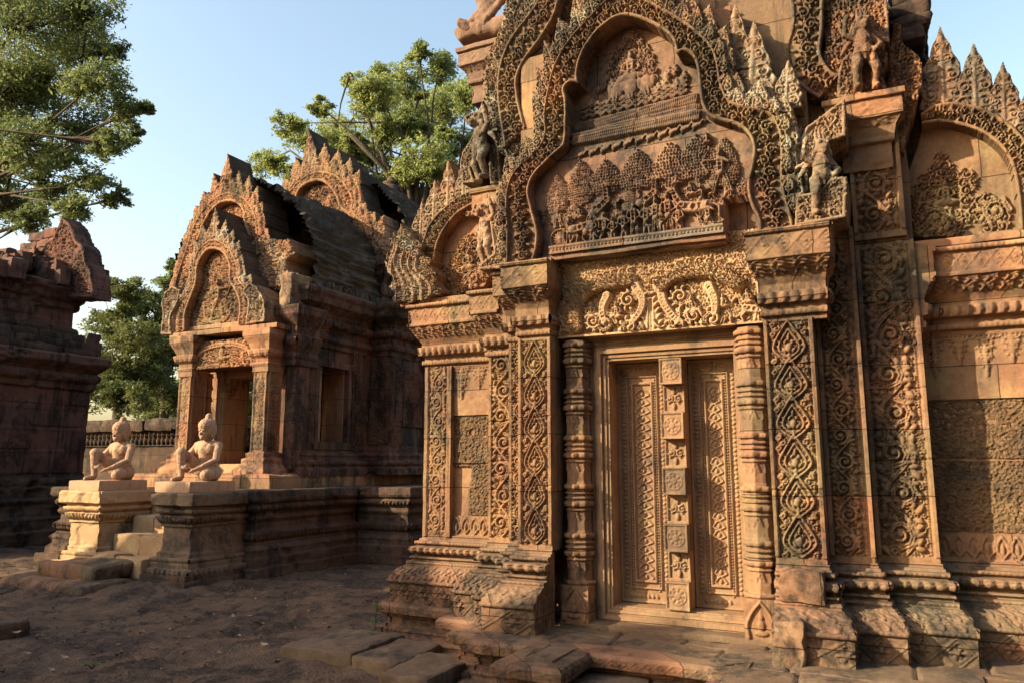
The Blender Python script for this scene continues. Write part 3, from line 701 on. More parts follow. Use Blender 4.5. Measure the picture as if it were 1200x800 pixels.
# ------------------------------------------------------------------ small carved actors of the reliefs
def r_person(p, x, z, h, face=1, pose=0, d=.030):
    """a standing (0), archer (1), seated (2) figure in bas-relief, feet at (x, z)"""
    if pose == 2:
        p.blob(x, z + .10 * h, .32 * h, .11 * h, d * .9); p.blob(x - .12 * h, z + .12 * h, .16 * h, .08 * h, d, .4); p.blob(x + .12 * h, z + .12 * h, .16 * h, .08 * h, d, -.4)
        hz = z + .16 * h
    else:
        sp = .09 if pose == 0 else .2
        for sg in (-1, 1): p.stroke([(x + sg * .045 * h, z + .5 * h), (x + sg * (sp * .7) * h, z + .26 * h), (x + sg * sp * h, z + .01 * h)], .062 * h, .040 * h, d * .8)
        for sg in (-1, 1): p.blob(x + sg * sp * h + face * .04 * h, z + .02 * h, .07 * h, .03 * h, d * .8)
        p.blob(x, z + .47 * h, .10 * h, .09 * h, d); hz = z + .5 * h
    p.stroke([(x, hz), (x, hz + .16 * h), (x, hz + .27 * h)], .075 * h, .105 * h, d * 1.1)
    p.blob(x, hz + .28 * h, .15 * h, .05 * h, d)
    p.blob(x + face * .01 * h, hz + .40 * h, .062 * h, .075 * h, d * 1.25); p.blob(x, hz + .48 * h, .04 * h, .055 * h, d * 1.1)
    if pose == 1:
        p.stroke([(x, hz + .27 * h), (x + face * .2 * h, hz + .27 * h), (x + face * .36 * h, hz + .3 * h)], .035 * h, .028 * h, d)
        p.stroke([(x, hz + .27 * h), (x - face * .2 * h, hz + .2 * h), (x - face * .08 * h, hz + .3 * h)], .035 * h, .028 * h, d)
        p.stroke([(x + face * .28 * h, hz + .02 * h), (x + face * .42 * h, hz + .28 * h), (x + face * .28 * h, hz + .54 * h)], .02 * h, .02 * h, d * .7)
    else:
        for sg in (-1, 1): p.stroke([(x + sg * .13 * h, hz + .27 * h), (x + sg * .19 * h, hz + .12 * h), (x + sg * .08 * h, hz + .06 * h)], .038 * h, .030 * h, d * .9)
def r_horse(p, x, z, L, face=1, d=.034, rear=0.):
    """a running horse, hooves at (x, z), L long"""
    f = face; c, s_ = math.cos(rear), math.sin(rear)
    def q(a, b): a, b = a * L, b * L; return (x + f * (a * c - b * s_), z + a * s_ + b * c + rear * .15 * L)
    p.stroke([q(-.30, .46), q(-.05, .45), q(.22, .48)], .145 * L, .135 * L, d); p.blob(*q(-.30, .47), .16 * L, .15 * L, d)
    p.stroke([q(.22, .52), q(.36, .68), q(.42, .82)], .10 * L, .065 * L, d)
    p.stroke([q(.42, .84), q(.52, .78), q(.60, .70)], .065 * L, .04 * L, d * 1.05)
    p.stroke([q(.40, .88), q(.38, .96)], .025 * L, .012 * L, d)
    for a, b, cc, e in ((-.36, -.28, -.44, .02), (-.26, -.16, -.24, .0), (.20, .34, .26, .1), (.26, .44, .50, .22)): p.stroke([q(a, .40), q(b, .22), q(cc, e)], .055 * L, .03 * L, d * .8)
    p.stroke([q(-.44, .52), q(-.56, .46), q(-.58, .26)], .035 * L, .02 * L, d * .7)
    for k in range(5): p.blob(*q(.24 + .035 * k, .62 + .055 * k), .035 * L, .022 * L, d * 1.1, f * 1.)
def r_elephant(p, x, z, L, face=1, d=.034):
    f = face
    p.blob(x, z + .45 * L, .36 * L, .28 * L, d); p.blob(x + f * .34 * L, z + .58 * L, .17 * L, .18 * L, d * 1.15); p.blob(x + f * .24 * L, z + .58 * L, .08 * L, .14 * L, d * 1.25)
    p.stroke([(x + f * .44 * L, z + .52 * L), (x + f * .52 * L, z + .30 * L), (x + f * .48 * L, z + .10 * L), (x + f * .56 * L, z + .05 * L)], .07 * L, .035 * L, d)
    for a in (-.24, -.10, .12, .24): p.stroke([(x + f * a * L, z + .32 * L), (x + f * a * L, z + .02 * L)], .075 * L, .065 * L, d * .85)
def r_wheel(p, x, z, r, d=.03):
    P = [(x + r * math.cos(a * .2618), z + r * math.sin(a * .2618)) for a in range(25)]
    p.blob(x, z, r * 1.02, r * 1.02, d * .42); p.stroke(P, r * .11, r * .11, d)
    for k in range(16): a = k * math.pi / 8; p.stroke([(x, z), (x + r * .9 * math.cos(a), z + r * .9 * math.sin(a))], r * .05, r * .05, d * .8)
    p.blob(x, z, r * .2, r * .2, d * 1.1)
def r_tree(p, x, z0, z1, w, d=.022, k=0):
    """a pointed tree crown filled with scale-like leaves"""
    h = z1 - z0; g = random.Random(k)
    win = p.win(x - w, x + w, z0, z1)
    if win is None: return
    X, Z = p.X[win] - x, (p.Z[win] - z0) / h; tt = np.clip(Z, 0, 1)
    hw = w / 2 * np.sin(math.pi * np.clip(tt, 0, 1) ** .62) ** .75 + 1e-4; ins = (np.abs(X) < hw) & (Z > 0) & (Z < 1)
    e = np.sqrt(np.clip(1 - (X / hw) ** 2, 0, 1))
    p.H[win] = np.where(ins, np.maximum(p.H[win], d * .55 * e + .004), p.H[win])
    st = w * (.085 if k % 2 else .10); r = 0; z = z0
    while z < z1:
        t = (z - z0) / h; a = w / 2 * math.sin(math.pi * max(t, .001) ** .62) ** .75; xx = x - a + (st / 2 if r % 2 else 0)
        while xx < x + a:
            ang = 1.57 - (xx - x) / w * 1.3 + g.uniform(-.35, .35)
            p.blob(xx + g.uniform(-.12, .12) * st, z + g.uniform(-.15, .15) * st, st * .50, st * .30, d * (.8 + .6 * math.sqrt(max(0, 1 - ((xx - x) / (a + 1e-6)) ** 2))) * g.uniform(.8, 1.1), ang); xx += st * .82
        z += st * .92; r += 1
    p.stroke([(x, z0 - h * .12), (x, z0 + h * .06)], w * .06, w * .05, d * .8)
def band_foliage(p, pts, wd, h, step=None):
    q, d, t = resample(pts, step or wd * .55)
    for k in range(len(q)):
        nx, nz = -d[k][1], d[k][0]; sg = 1 if k % 2 == 0 else -1; a = math.atan2(d[k][1], d[k][0])
        p.spiral(q[k][0] + nx * wd * .14 * sg, q[k][1] + nz * wd * .14 * sg, wd * .26, sg, a + 2.4 * sg, 1.35, .2, h, 5)
        for s2 in (-.42, .36, .46): p.blob(q[k][0] - nx * wd * s2 * sg * .9, q[k][1] - nz * wd * s2 * sg * .9, wd * .15, wd * .07, h * .85, a + sg * 1.0)

def gable(parent, Y, outer, inner, sil=None, res=.006, seed=1, d_band=.12, thick=.35, crest=None, mats=(None, None, None), fill=.09, center=None, relief_h=.03, leafL=.3, leafW=.2, names=('tympanum', 'arch_band', 'flame_crest'), rim=.03, smooth_n=1, base_z=None, leaf_side=None, joints=(), tymp_plain=False, side_mat=None):
    """a carved gable: recessed tympanum, many-lobed arch band standing proud, crest of flame leaves"""
    outer, inner = chaikin(outer, smooth_n), chaikin(inner, smooth_n)
    allp = np.vstack([outer, inner]); x0, z0 = allp.min(0); x1, z1 = allp.max(0)
    obs = []
    # tympanum
    a, b = inner.min(0), inner.max(0)
    p = Relief(a[0] - .02, b[0] + .02, a[1] - .02, b[1] + .02, res, seed); p.M = inpoly(p.X, p.Z, inner) | (pdist(p.X, p.Z, inner) < res * 3)
    if center: center(p, inner)
    elif not tymp_plain: p.curls(inpoly(p.X, p.Z, inner), fill, relief_h)
    for j in joints: p.groove(j, res, .010)
    p.wear(.005); obs.append(p.build(names[0], mats[0], parent, (0, Y + d_band, 0), thick=thick - d_band))
    # band
    poly = np.vstack([outer, inner[::-1]])
    p = Relief(x0 - .02, x1 + .02, z0 - .02, z1 + .02, res, seed + 1); p.M = inpoly(p.X, p.Z, poly)
    di, do = pdist(p.X, p.Z, inner), pdist(p.X, p.Z, outer); wd = float(np.median((di + do)[p.M]))
    wd = max(wd, rim * 2.4)
    n = min(len(outer), len(inner)); qo, _, _ = resample(outer, .02); qi, _, _ = resample(inner, .02)
    mid = np.array([(o + qi[np.argmin(((qi - o) ** 2).sum(1))]) / 2 for o in qo])
    core = (di > rim) & (do > rim * .8)
    band_foliage(p, mid, max(.03, wd - rim * 1.6), relief_h * 1.0)
    p.H = np.where(core, p.H, 0)
    for D, s_ in ((di, 1.), (do, .8)):
        t = np.clip(D / (rim * s_), 0, 1); r_ = np.sqrt(np.maximum(1 - (t * 2 - 1) ** 2, 0)); p.H = np.maximum(p.H, np.where(t < 1, relief_h * .9 * r_, 0))
    qi2, _, _ = resample(inner, rim * .75)
    p.beads([tuple(v) for v in inner], rim * .8, rim * .3, relief_h * .5)
    p.groove([tuple(v) for v in np.array(qi) * 1.0][:1] * 2, .001, .0)
    for j in joints: p.groove(j, res, .010)
    p.wear(.005); p.wear(.010, 3.); obs.append(p.build(names[1], mats[1], parent, (0, Y, 0), thick=thick))
    # crest of leaves on the outer edge
    if crest is not None:
        pts, Ls = crest; q, d, t = resample(outer, leafW * .70)
        pad = leafL * 1.4
        p = Relief(x0 - pad, x1 + pad, z0 - .02, z1 + pad, res, seed + 2); M = inpoly(p.X, p.Z, outer) | (pdist(p.X, p.Z, outer) < leafL * .25)
        M &= p.Z > (base_z if base_z is not None else z0)
        band = M.copy()
        p.curls(band & ~inpoly(p.X, p.Z, inner), fill * .9, relief_h)
        for row, (ls, ws) in enumerate(((1., 1.), (.55, .72))):
            q, d, t = resample(outer, leafW * ws * .78)
            ia = int(np.argmax(q[:, 1]))
            for k in range(len(q)):
                nx, nz = -d[k][1], d[k][0]
                if leaf_side: nx, nz = nx * leaf_side, nz * leaf_side
                f = t[k] / t[-1]; fa = t[ia] / t[-1]; g_ = f / fa if f < fa else (1 - f) / (1 - fa)
                Lk = leafL * (.50 + .55 * g_ ** 3) * p.rng.uniform(.85, 1.12) * ls * (1.25 if k == ia and row == 0 else 1)
                up = np.array([nx * .45, nz * .45 + .75]); up /= np.linalg.norm(up)
                if q[k][1] < z0 + leafL * .3: continue
                p.leaf(q[k][0] - nx * leafL * .05, q[k][1] - nz * leafL * .05, Lk, leafW * ws * p.rng.uniform(.9, 1.1), math.atan2(up[1], up[0]), relief_h * (1.25 + .35 * row), M, .012 + .02 * row)
        M &= ~(inpoly(p.X, p.Z, outer) & (pdist(p.X, p.Z, outer) > .02)); M &= ~inpoly(p.X, p.Z, np.vstack([inner])) ; p.M = M
        p.wear(.006); p.wear(.012, 3.); obs.append(p.build(names[2], mats[2], parent, (0, Y + .05, 0), thick=thick - .06, side=side_mat))
    return obs

# ------------------------------------------------------------------ front gable of the library
YG = 5.66
z6 = lambda l: zm(l, 600, 0, .375); z5 = lambda l: zm(l, 440, 0, .45); z7 = lambda l: zm(l, 840, 0, .4)
inL = z6([(345, 56), (270, 108), (225, 180), (210, 250), (222, 272), (190, 262), (168, 285), (180, 312), (178, 450), (165, 472), (130, 500), (80, 550), (60, 600), (70, 650), (88, 710), (92, 760), (78, 815)])
inR = z6([(400, 66), (470, 98), (512, 140), (515, 184), (550, 168), (580, 200), (588, 300), (602, 362), (640, 385), (720, 402), (757, 455), (750, 520), (733, 580), (742, 640), (775, 700), (770, 740)])
ouL = [(727, -14)] + z6([(250, 52), (170, 140), (125, 230), (112, 290), (104, 330), (100, 380), (106, 430), (84, 465)]) + z5([(420, 395), (355, 455), (338, 530), (345, 620), (342, 705)])
ouR = z6([(430, 2), (540, 66), (622, 130), (650, 190), (655, 260), (682, 322), (760, 338)]) + z7([(165, 325), (195, 380), (200, 450), (195, 540), (225, 640), (228, 668)])
inner = ats(inL[::-1], YG + .02) + ats(inR, YG + .02)
outer = ats(ouL[::-1], YG) + ats(ouR, YG)
def tymp_scene(p, inner):
    Y = YG + .06
    T = lambda x, y: at(640 + x * .2126, 130 + y * .2125, Y)      # measured on the enlarged photograph
    Tz = lambda x, y: at(600 + x * .375, y * .375, Y)
    sc = abs(T(1000, 400)[0] - T(900, 400)[0]) / 100.
    # forest
    for k, (x, yt, yb, w) in enumerate(((60, 340, 560, 150), (190, 270, 520, 190), (325, 265, 470, 200), (500, 210, 440, 230), (680, 165, 430, 230), (830, 130, 380, 240), (980, 140, 420, 170), (460, 430, 560, 110))):
        xa, za = T(x, yb); xb, zb = T(x, yt); r_tree(p, (xa + xb) / 2, za, zb, w * sc, .036, k)
    p.curls((p.Z < T(500, 470)[1]) & (p.Z > T(500, 560)[1]), .055, .020)
    # rain: rows of slanting strokes, with the serpent's waves above and geese below
    def lerp(a, b, t): return a + (b - a) * t
    L0, L1, R0, R1 = Tz(190, 455), Tz(180, 375), Tz(585, 375), Tz(560, 275)
    P = [L0, R0, R1, L1]; m = inpoly(p.X, p.Z, P); p.H = np.where(m, .030, p.H)
    for row in range(3):
        for k in range(60):
            t = k / 59; v0, v1 = row / 3 + .04, row / 3 + .29
            a = (lerp(lerp(L0[0], R0[0], t), lerp(L1[0], R1[0], t), v0), lerp(lerp(L0[1], R0[1], t), lerp(L1[1], R1[1], t), v0))
            b = (lerp(lerp(L0[0], R0[0], t), lerp(L1[0], R1[0], t), v1) + .022, lerp(lerp(L0[1], R0[1], t), lerp(L1[1], R1[1], t), v1))
            p.stroke([a, b], .009, .007, .044)
    for row in range(3):
        W_ = []
        for k in range(60):
            x, y = 205 + 330 * k / 59, 352 - 82 * k / 59 - row * 15 + 4 * math.sin(k * 1.25)
            W_.append(Tz(x, y))
        p.stroke(W_, .016, .016, .036)
    for k in range(11):
        x, y = Tz(215 + 36 * k, 482 - 9.2 * k); f = 1
        p.blob(x, y, .045, .022, .034, .3); p.stroke([(x + .03, y), (x + .055, y + .03), (x + .075, y + .02)], .013, .009, .036); p.stroke([(x - .01, y), (x - .04, y + .035)], .018, .008, .03)
        p.stroke([(x - .01, y - .015), (x - .03, y - .035)], .008, .006, .02)
    # god on the three-headed elephant in a flaming nimbus, lion masks beside
    ax, az = Tz(362, 300); bx, bz = Tz(352, 95)
    hN = bz - az
    for k in range(26):
        t = k / 25; a = math.pi * t
        q = (ax + .20 * math.cos(a) * (1 - .55 * math.sin(a) ** 3), az + .05 + hN * .93 * math.sin(a) ** .8 * (1 if True else 0))
        p.spiral(q[0], q[1], .032, 1 if k % 2 else -1, a, 1.2, .25, .032, 4)
    m = inpoly(p.X, p.Z, [(ax - .20, az + .04), (ax - .17, az + hN * .5), (ax, az + hN * .93), (ax + .17, az + hN * .5), (ax + .20, az + .04)])
    p.curls(m, .052, .026)
    r_person(p, ax, az + .17, .40, 1, 2, .046)
    for o in (-.13, 0, .13):
        p.blob(ax + o, az + .12, .065, .085, .05 - abs(o) * .05); p.stroke([(ax + o, az + .10), (ax + o * 1.1, az + .02), (ax + o * 1.2 + .02, az - .02)], .028, .014, .052)
        for sg in (-1, 1): p.blob(ax + o + sg * .055, az + .14, .028, .05, .04)
    for x, y in ((238, 308), (262, 262), (290, 300), (300, 255), (447, 262), (470, 240), (478, 212), (500, 205), (505, 250), (528, 225)):
        q = Tz(x, y); p.blob(q[0], q[1], .042, .042, .036); p.blob(q[0], q[1] - .01, .02, .015, .048); p.blob(q[0] - .017, q[1] + .014, .009, .009, .046); p.blob(q[0] + .017, q[1] + .014, .009, .009, .046); p.blob(q[0], q[1] + .04, .02, .025, .03)
    # lower register: chariots, horses, dancers, soldiers
    q = T(75, 705); r_wheel(p, q[0], q[1], 62 * sc, .034); q = T(965, 560); r_wheel(p, q[0] - .02, q[1], 52 * sc, .030)
    q = T(60, 640); r_person(p, q[0], q[1], 230 * sc, 1, 0, .040)
    for x, y, h, f, po in ((490, 715, 205, 1, 0), (560, 700, 190, -1, 0), (610, 695, 210, 1, 0), (680, 690, 230, -1, 0), (375, 740, 150, 1, 0), (970, 455, 225, -1, 1), (860, 550, 130, 1, 1), (330, 735, 170, -1, 1), (645, 690, 140, 1, 0), (435, 725, 170, -1, 0), (130, 735, 120, 1, 0), (260, 735, 150, 1, 0), (735, 690, 160, 1, 0), (900, 680, 170, -1, 1)):
        q = T(x, y); r_person(p, q[0], q[1], h * sc * 1.1, f, po, .080)
    for x, y, h, f, po in ((185, 600, 130, 1, 2), (130, 640, 95, 1, 2), (800, 470, 120, -1, 2), (890, 185, 100, -1, 2), (720, 410, 110, 1, 2), (260, 610, 110, 1, 2)):
        q = T(x, y); r_person(p, q[0], q[1], h * sc, f, po, .064)
    for x, y, L, f, r_ in ((215, 735, 190, 1, .1), (800, 655, 235, -1, .1), (365, 610, 190, 1, .65), (610, 560, 170, 1, .5), (310, 690, 150, 1, .9)):
        q = T(x, y); r_horse(p, q[0], q[1], L * sc * 1.15, f, .080, r_)
    q = T(620, 640); r_elephant(p, q[0], q[1], 150 * sc, 1, .03)
    for x, y in ((610, 580), (685, 575), (320, 640)): q = T(x, y); p.spiral(q[0], q[1], 22 * sc, 1, 0, 1.4, .3, .05, 0)
    top = np.clip((p.Z - T(500, 60)[1]) / .05, 0, 1); p.B = -.09 * top
    cut = (p.X > T(955, 0)[0]) & (p.Z < T(955, 480)[1]); p.B = np.where(cut, -.16, p.B); p.H = np.where(cut, 0, p.H)
    for k in range(60):
        q = T(150 + 14 * k, 735 - 1.1 * k + p.rng.uniform(-12, 8)); p.blob(q[0], q[1], .03, .018, .02, p.rng.uniform(0, 3))
tj = [[at(741, -5, 5.72), at(743, 120, 5.72), at(744, 300, 5.72)], [at(672, 232, 5.72), at(830, 212, 5.72)]]
gable(LIB, YG, outer, inner, seed=101, d_band=.09, thick=.55, crest=(None, None), mats=(M_TYMP, M_CARVE, M_LICH), center=tymp_scene, relief_h=.052, leafL=.44, leafW=.27, rim=.036, base_z=3.27, fill=.085, smooth_n=2, joints=tj, leaf_side=1)
M_TYMP2 = stone('greyed_tympanum_sandstone', (.17, .13, .10), (.13, .105, .085), (.2, .15, .11), lich=.2, blk=.4)
# tympanum ledge with a beaded lip
def ledge(x0, x1, y0, y1, z0, z1, mat, seed):
    p = Relief(x0, x1, z0, z1, .006, seed)
    zc = (z0 + z1) / 2
    p.beads([(x0 + .03, zc), (x1 - .03, zc)], .03, .011, .012); p.H[np.abs(p.Z - z0) < .022] = .014; p.H[np.abs(p.Z - z1) < .02] = .016
    p.wear(); p.build('ledge', mat, LIB, (0, y0, 0), thick=y1 - y0)
xl, zl = at(640, 303, YG); xr, zr = at(847, 279, YG)
box('ledge_bed', -2.72, xr + .02, YG + .05, 6.2, 3.27, 3.325, M_TYMP, LIB, d=.1)
ledge(-2.50, -1.86, YG + .03, 5.9, 3.315, 3.385, M_TYMP, 5); ledge(-1.855, xr, YG + .035, 5.9, 3.315, 3.385, M_TYMP2, 6)
# wall of rough infill behind the gable
box('gable_backing', -2.9, -.45, YG + .30, 6.3, 3.24, 5.3, M_PINK, LIB, d=.25)

# ------------------------------------------------------------------ the carved lintel
YL = 5.86
def lintel():
    x0, x1, z0, z1 = -2.60, -.83, 2.63, 3.36
    p = Relief(x0, x1, z0, z1, .0055, 201)
    T = lambda x, y: at(640 + x * .225, 280 + y * .225, YL - .03)
    P = lambda l: chaikin([T(*q) for q in l], 2)
    p.curls(np.ones_like(p.M), .060, .026)
    for a in (P([(440, 215), (340, 225), (240, 250), (180, 300), (155, 380), (160, 465)]), P([(590, 250), (640, 200), (740, 165), (840, 165), (940, 190), (1000, 240)])):
        p.stroke(a, .060, .050, .080)
        q, d, t = resample(a, .042)
        for k in range(len(q)):
            for s2 in (-1, 0, 1): p.spiral(q[k][0] - d[k][1] * .036 * s2, q[k][1] + d[k][0] * .036 * s2, .021, 1 if s2 > 0 else -1, k, 1.2, .3, .100, 3)
        q, d, t = resample(a, .07)
        for k in range(len(q)): p.spiral(q[k][0] - d[k][1] * .075 * (1 if d[k][0] > 0 or True else 1), q[k][1] + abs(d[k][0]) * .075, .03, 1, 1, 1.2, .26, .044, 5)
    for l in ([(470, 250), (510, 310), (500, 380), (450, 440)], [(600, 260), (610, 330), (650, 390), (700, 440)], [(850, 250), (885, 320), (880, 390)], [(320, 300), (290, 360), (310, 440)]):
        p.stroke(P(l), .046, .026, .075)

    for x, y, R, s_ in ((310, 440, 52, 1), (440, 460, 46, -1), (690, 440, 50, 1), (870, 420, 48, -1), (430, 320, 40, 1), (700, 300, 42, -1), (250, 430, 38, -1), (770, 400, 36, 1)):
        q = T(x, y); p.spiral(q[0], q[1], R * .00175, s_, 0, 1.6, .22, .066, 7)
    for x, y, R in ((330, 490, 60), (450, 480, 52), (740, 450, 62), (890, 440, 60), (240, 500, 46), (630, 400, 60)):
        q = T(x, y); p.stroke([(q[0] + R * .0018 * math.cos(a), q[1] + R * .0018 * math.sin(a)) for a in np.linspace(3.4, 6.6, 14)], .013, .010, .068)
    q = T(545, 480); p.blob(q[0], q[1] + .10, .085, .10, .036); r_person(p, *T(545, 300), .20, 1, 2, .075); p.stroke([T(545, 320), T(545, 480)], .03, .05, .05)
    for k in range(6):
        for sg in (-1, 1): a = T(545, 470 - 32 * k); p.blob(a[0] + sg * (.09 - .012 * k), a[1], .036, .018, .050, sg * .8)
    for x in (235, 370, 760): r_person(p, *T(x, 395 if x > 500 else 420), .21, 1, 2, .075)
    for x in (880, 920): r_person(p, *T(x, 360), .16, 1, 2, .05)
    a = T(100, 530); r_horse(p, a[0], a[1], .20, -1, .055, .2); a = T(1075, 440); r_horse(p, a[0], a[1] - .01, .25, -1, .060, .1); r_person(p, *T(1050, 340), .17, -1, 2, .062); p.stroke([T(1110, 420), T(1125, 330), T(1115, 220)], .05, .03, .05)
    p.H[p.Z < z0 + .02] = .03; p.groove([T(548, 0), T(548, 530)], .004, .01)
    p.wear(.004); p.build('lintel', M_LINT, LIB, (0, YL, 0), thick=.35)
lintel()

# ------------------------------------------------------------------ guardians on the gable ends, in the round
def capsules(parts, name, mat, parent, vox=.012, sm=3, scale=1., loc=(0, 0, 0), rot=0., rough=.014):
    """tapered limbs fused into ONE continuous body (voxel remesh + smoothing)"""
    bm = bmesh.new()
    for a, b, ra, rb in parts:
        a, b = Vector(a), Vector(b)
        n = max(2, int((b - a).length / (min(ra, rb) * .5)) + 1)
        for k in range(n + 1):
            t = k / n; bmesh.ops.create_icosphere(bm, subdivisions=2, radius=ra + (rb - ra) * t, matrix=Matrix.Translation(a.lerp(b, t)))
    me = bpy.data.meshes.new(name); bm.to_mesh(me); bm.free()
    o = bpy.data.objects.new(name, me); COL.objects.link(o)
    r = o.modifiers.new('r', 'REMESH'); r.mode = 'VOXEL'; r.voxel_size = vox; r.use_smooth_shade = True
    s_ = o.modifiers.new('s', 'SMOOTH'); s_.iterations = sm; s_.factor = .5
    dg = bpy.context.evaluated_depsgraph_get(); m2 = bpy.data.meshes.new_from_object(o.evaluated_get(dg))
    bpy.data.objects.remove(o); bpy.data.meshes.remove(me)
    if rough:
        n_ = len(m2.vertices); co = np.empty(n_ * 3); no = np.empty(n_ * 3); m2.vertices.foreach_get('co', co); m2.vertex_normals.foreach_get('vector', no); co = co.reshape(-1, 3); no = no.reshape(-1, 3)
        f = np.abs(fbm(co[:, 0] * 17, co[:, 1] * 17, co[:, 2] * 17, 3, 5)) - .3; m2.vertices.foreach_set('co', (co + no * (f * rough)[:, None]).ravel())
    m2.transform(Matrix.Translation(loc) @ Matrix.Rotation(rot, 4, 'Z') @ Matrix.Scale(scale, 4))
    m2.polygons.foreach_set('use_smooth', [True] * len(m2.polygons))
    return link(name, m2, mat, parent)
GARB = [((0, -.02, .66), (0, -.02, .70), .155, .15), ((-.12, -.08, .66), (-.10, -.10, .48), .07, .05), ((.12, -.08, .66), (.12, -.09, .48), .07, .05), ((0, -.10, .60), (0, -.11, .50), .04, .02), ((0, -.02, .97), (0, -.02, .98), .13, .12),
        ((-.06, -.03, 1.27), (-.07, .0, 1.45), .036, .012), ((.06, -.03, 1.27), (.07, .0, 1.45), .036, .012), ((0, -.02, 1.3), (0, .0, 1.52), .036, .012),
        ((-.19, .05, .9), (-.33, .1, .7), .06, .03), ((-.17, .05, .95), (-.38, .1, .85), .05, .025), ((.19, .05, .9), (.30, .1, .62), .06, .03), ((-.12, -.07, 1.07), (-.13, -.05, 1.02), .05, .05), ((.12, -.07, 1.07), (.13, -.05, 1.02), .05, .05)]
LION = [((0, 0, .62), (0, -.03, .86), .13, .15), ((0, -.03, .86), (0, -.06, .98), .15, .10), ((0, -.06, 1.13), (0, -.08, 1.17), .135, .125), ((0, 0, .98), (0, -.04, 1.1), .08, .08), ((0, -.16, 1.12), (0, -.24, 1.09), .07, .055), ((0, -.17, 1.05), (0, -.23, 1.04), .05, .04),
        ((-.065, -.17, 1.20), (-.065, -.19, 1.20), .035, .03), ((.065, -.17, 1.20), (.065, -.19, 1.20), .035, .03), ((0, -.04, 1.18), (0, .0, 1.30), .075, .03),
        ((-.10, 0, .60), (-.15, -.10, .36), .105, .08), ((-.15, -.10, .36), (-.14, .02, .06), .075, .055), ((-.14, .02, .05), (-.15, -.10, .04), .055, .045),
        ((.10, 0, .60), (.17, -.06, .36), .105, .08), ((.17, -.06, .36), (.15, .04, .06), .075, .055), ((.15, .04, .05), (.16, -.08, .04), .055, .045),
        ((-.15, -.02, .92), (-.30, -.04, .98), .065, .05), ((-.30, -.04, .98), (-.28, -.10, 1.20), .05, .04), ((-.28, -.10, 1.20), (-.26, -.12, 1.28), .05, .04),
        ((.15, -.02, .92), (.26, -.05, .76), .065, .05), ((.26, -.05, .76), (.16, -.14, .66), .05, .045)]
def guardian(x, y, z, s, rot, mat=M_LICH, flip=False):
    L_ = LION + GARB
    parts = [((-a[0], a[1], a[2]), (-b[0], b[1], b[2]), r, q) for a, b, r, q in L_] if flip else L_
    return capsules(parts, 'guardian_figure', mat, LIB, .015, 1, s, (x, y, z), rot)
# right end of the front gable: a crested naga block carrying a guardian
def end_block(px, Y, seed, mirror, mat=M_LICH, thick=.6):
    pts = ats(px, Y); A = np.array(pts); p = Relief(A[:, 0].min(), A[:, 0].max(), A[:, 1].min(), A[:, 1].max(), .006, seed); p.M = inpoly(p.X, p.Z, pts)
    p.curls(p.M, .075, .030); D = pdist(p.X, p.Z, pts + pts[:1]); t = np.clip(D / .03, 0, 1); p.H = np.maximum(p.H, .026 * np.sqrt(np.maximum(1 - (t * 2 - 1) ** 2, 0)) * (t < 1))
    p.wear(.006); return p.build('gable_end', mat, LIB, (0, Y, 0), thick=thick)
end_block(z7([(228, 668), (380, 640), (384, 520), (340, 520), (300, 560), (232, 575)]), YG - .03, 301, 1)
end_block(z7([(205, 480), (250, 400), (262, 375), (378, 288), (380, 400), (330, 420), (290, 455), (270, 475), (268, 560), (225, 600), (205, 560)]), YG + .06, 302, 1)
q = at(966, 252, YG); guardian(q[0] - .0, YG - .02, q[1] - .01, .43, .45)
# left end of the front gable
end_block(z5([(272, 705), (345, 700), (340, 560), (330, 530), (260, 530), (250, 560), (300, 580), (310, 660), (272, 690)]), YG + .02, 303, 1)
q = at(573, 312, YG + .1); guardian(q[0], YG + .06, q[1], .43, -.5, flip=True)
# ledges under the ends
box('ledge_bed', -3.10, -2.47, YG - .0, 6.2, 3.245, 3.29, M_CARVE, LIB, d=.1); box('ledge_bed', -.86, -.31, YG - .03, 6.2, 3.245, 3.285, M_CARVE, LIB, d=.1)
# free-standing flame leaves above the right shoulder of the gable
def finial(parent, tip, foot, wpx, Y, seed, mat=M_LICH, th=.16, h=.05):
    (tx, tz), (fx, fz) = at(*tip, Y), at(*foot, Y); W_ = 1.16 * abs(at(foot[0] + wpx, foot[1], Y)[0] - fx); L = math.hypot(tx - fx, tz - fz); ang = math.atan2(tz - fz, tx - fx)
    p = Relief(min(tx, fx) - W_, max(tx, fx) + W_, fz - .02, tz + .05, .006, seed); M = np.zeros_like(p.M); p.leaf(fx, fz - L * .08, L * 1.08, W_, ang, h, M, .01); p.M = M; p.wear(.005)
    return p.build('leaf_finial', mat, parent, (0, Y, 0), thick=th)
finial(LIB, (884, 27), (880, 122), 58, YG + .12, 310); finial(LIB, (924, 72), (921, 128), 38, YG + .12, 311); finial(LIB, (862, 8), (858, 100), 54, YG + .14, 312)
finial(LIB, (926, 125), (928, 182), 34, YG + .14, 313)

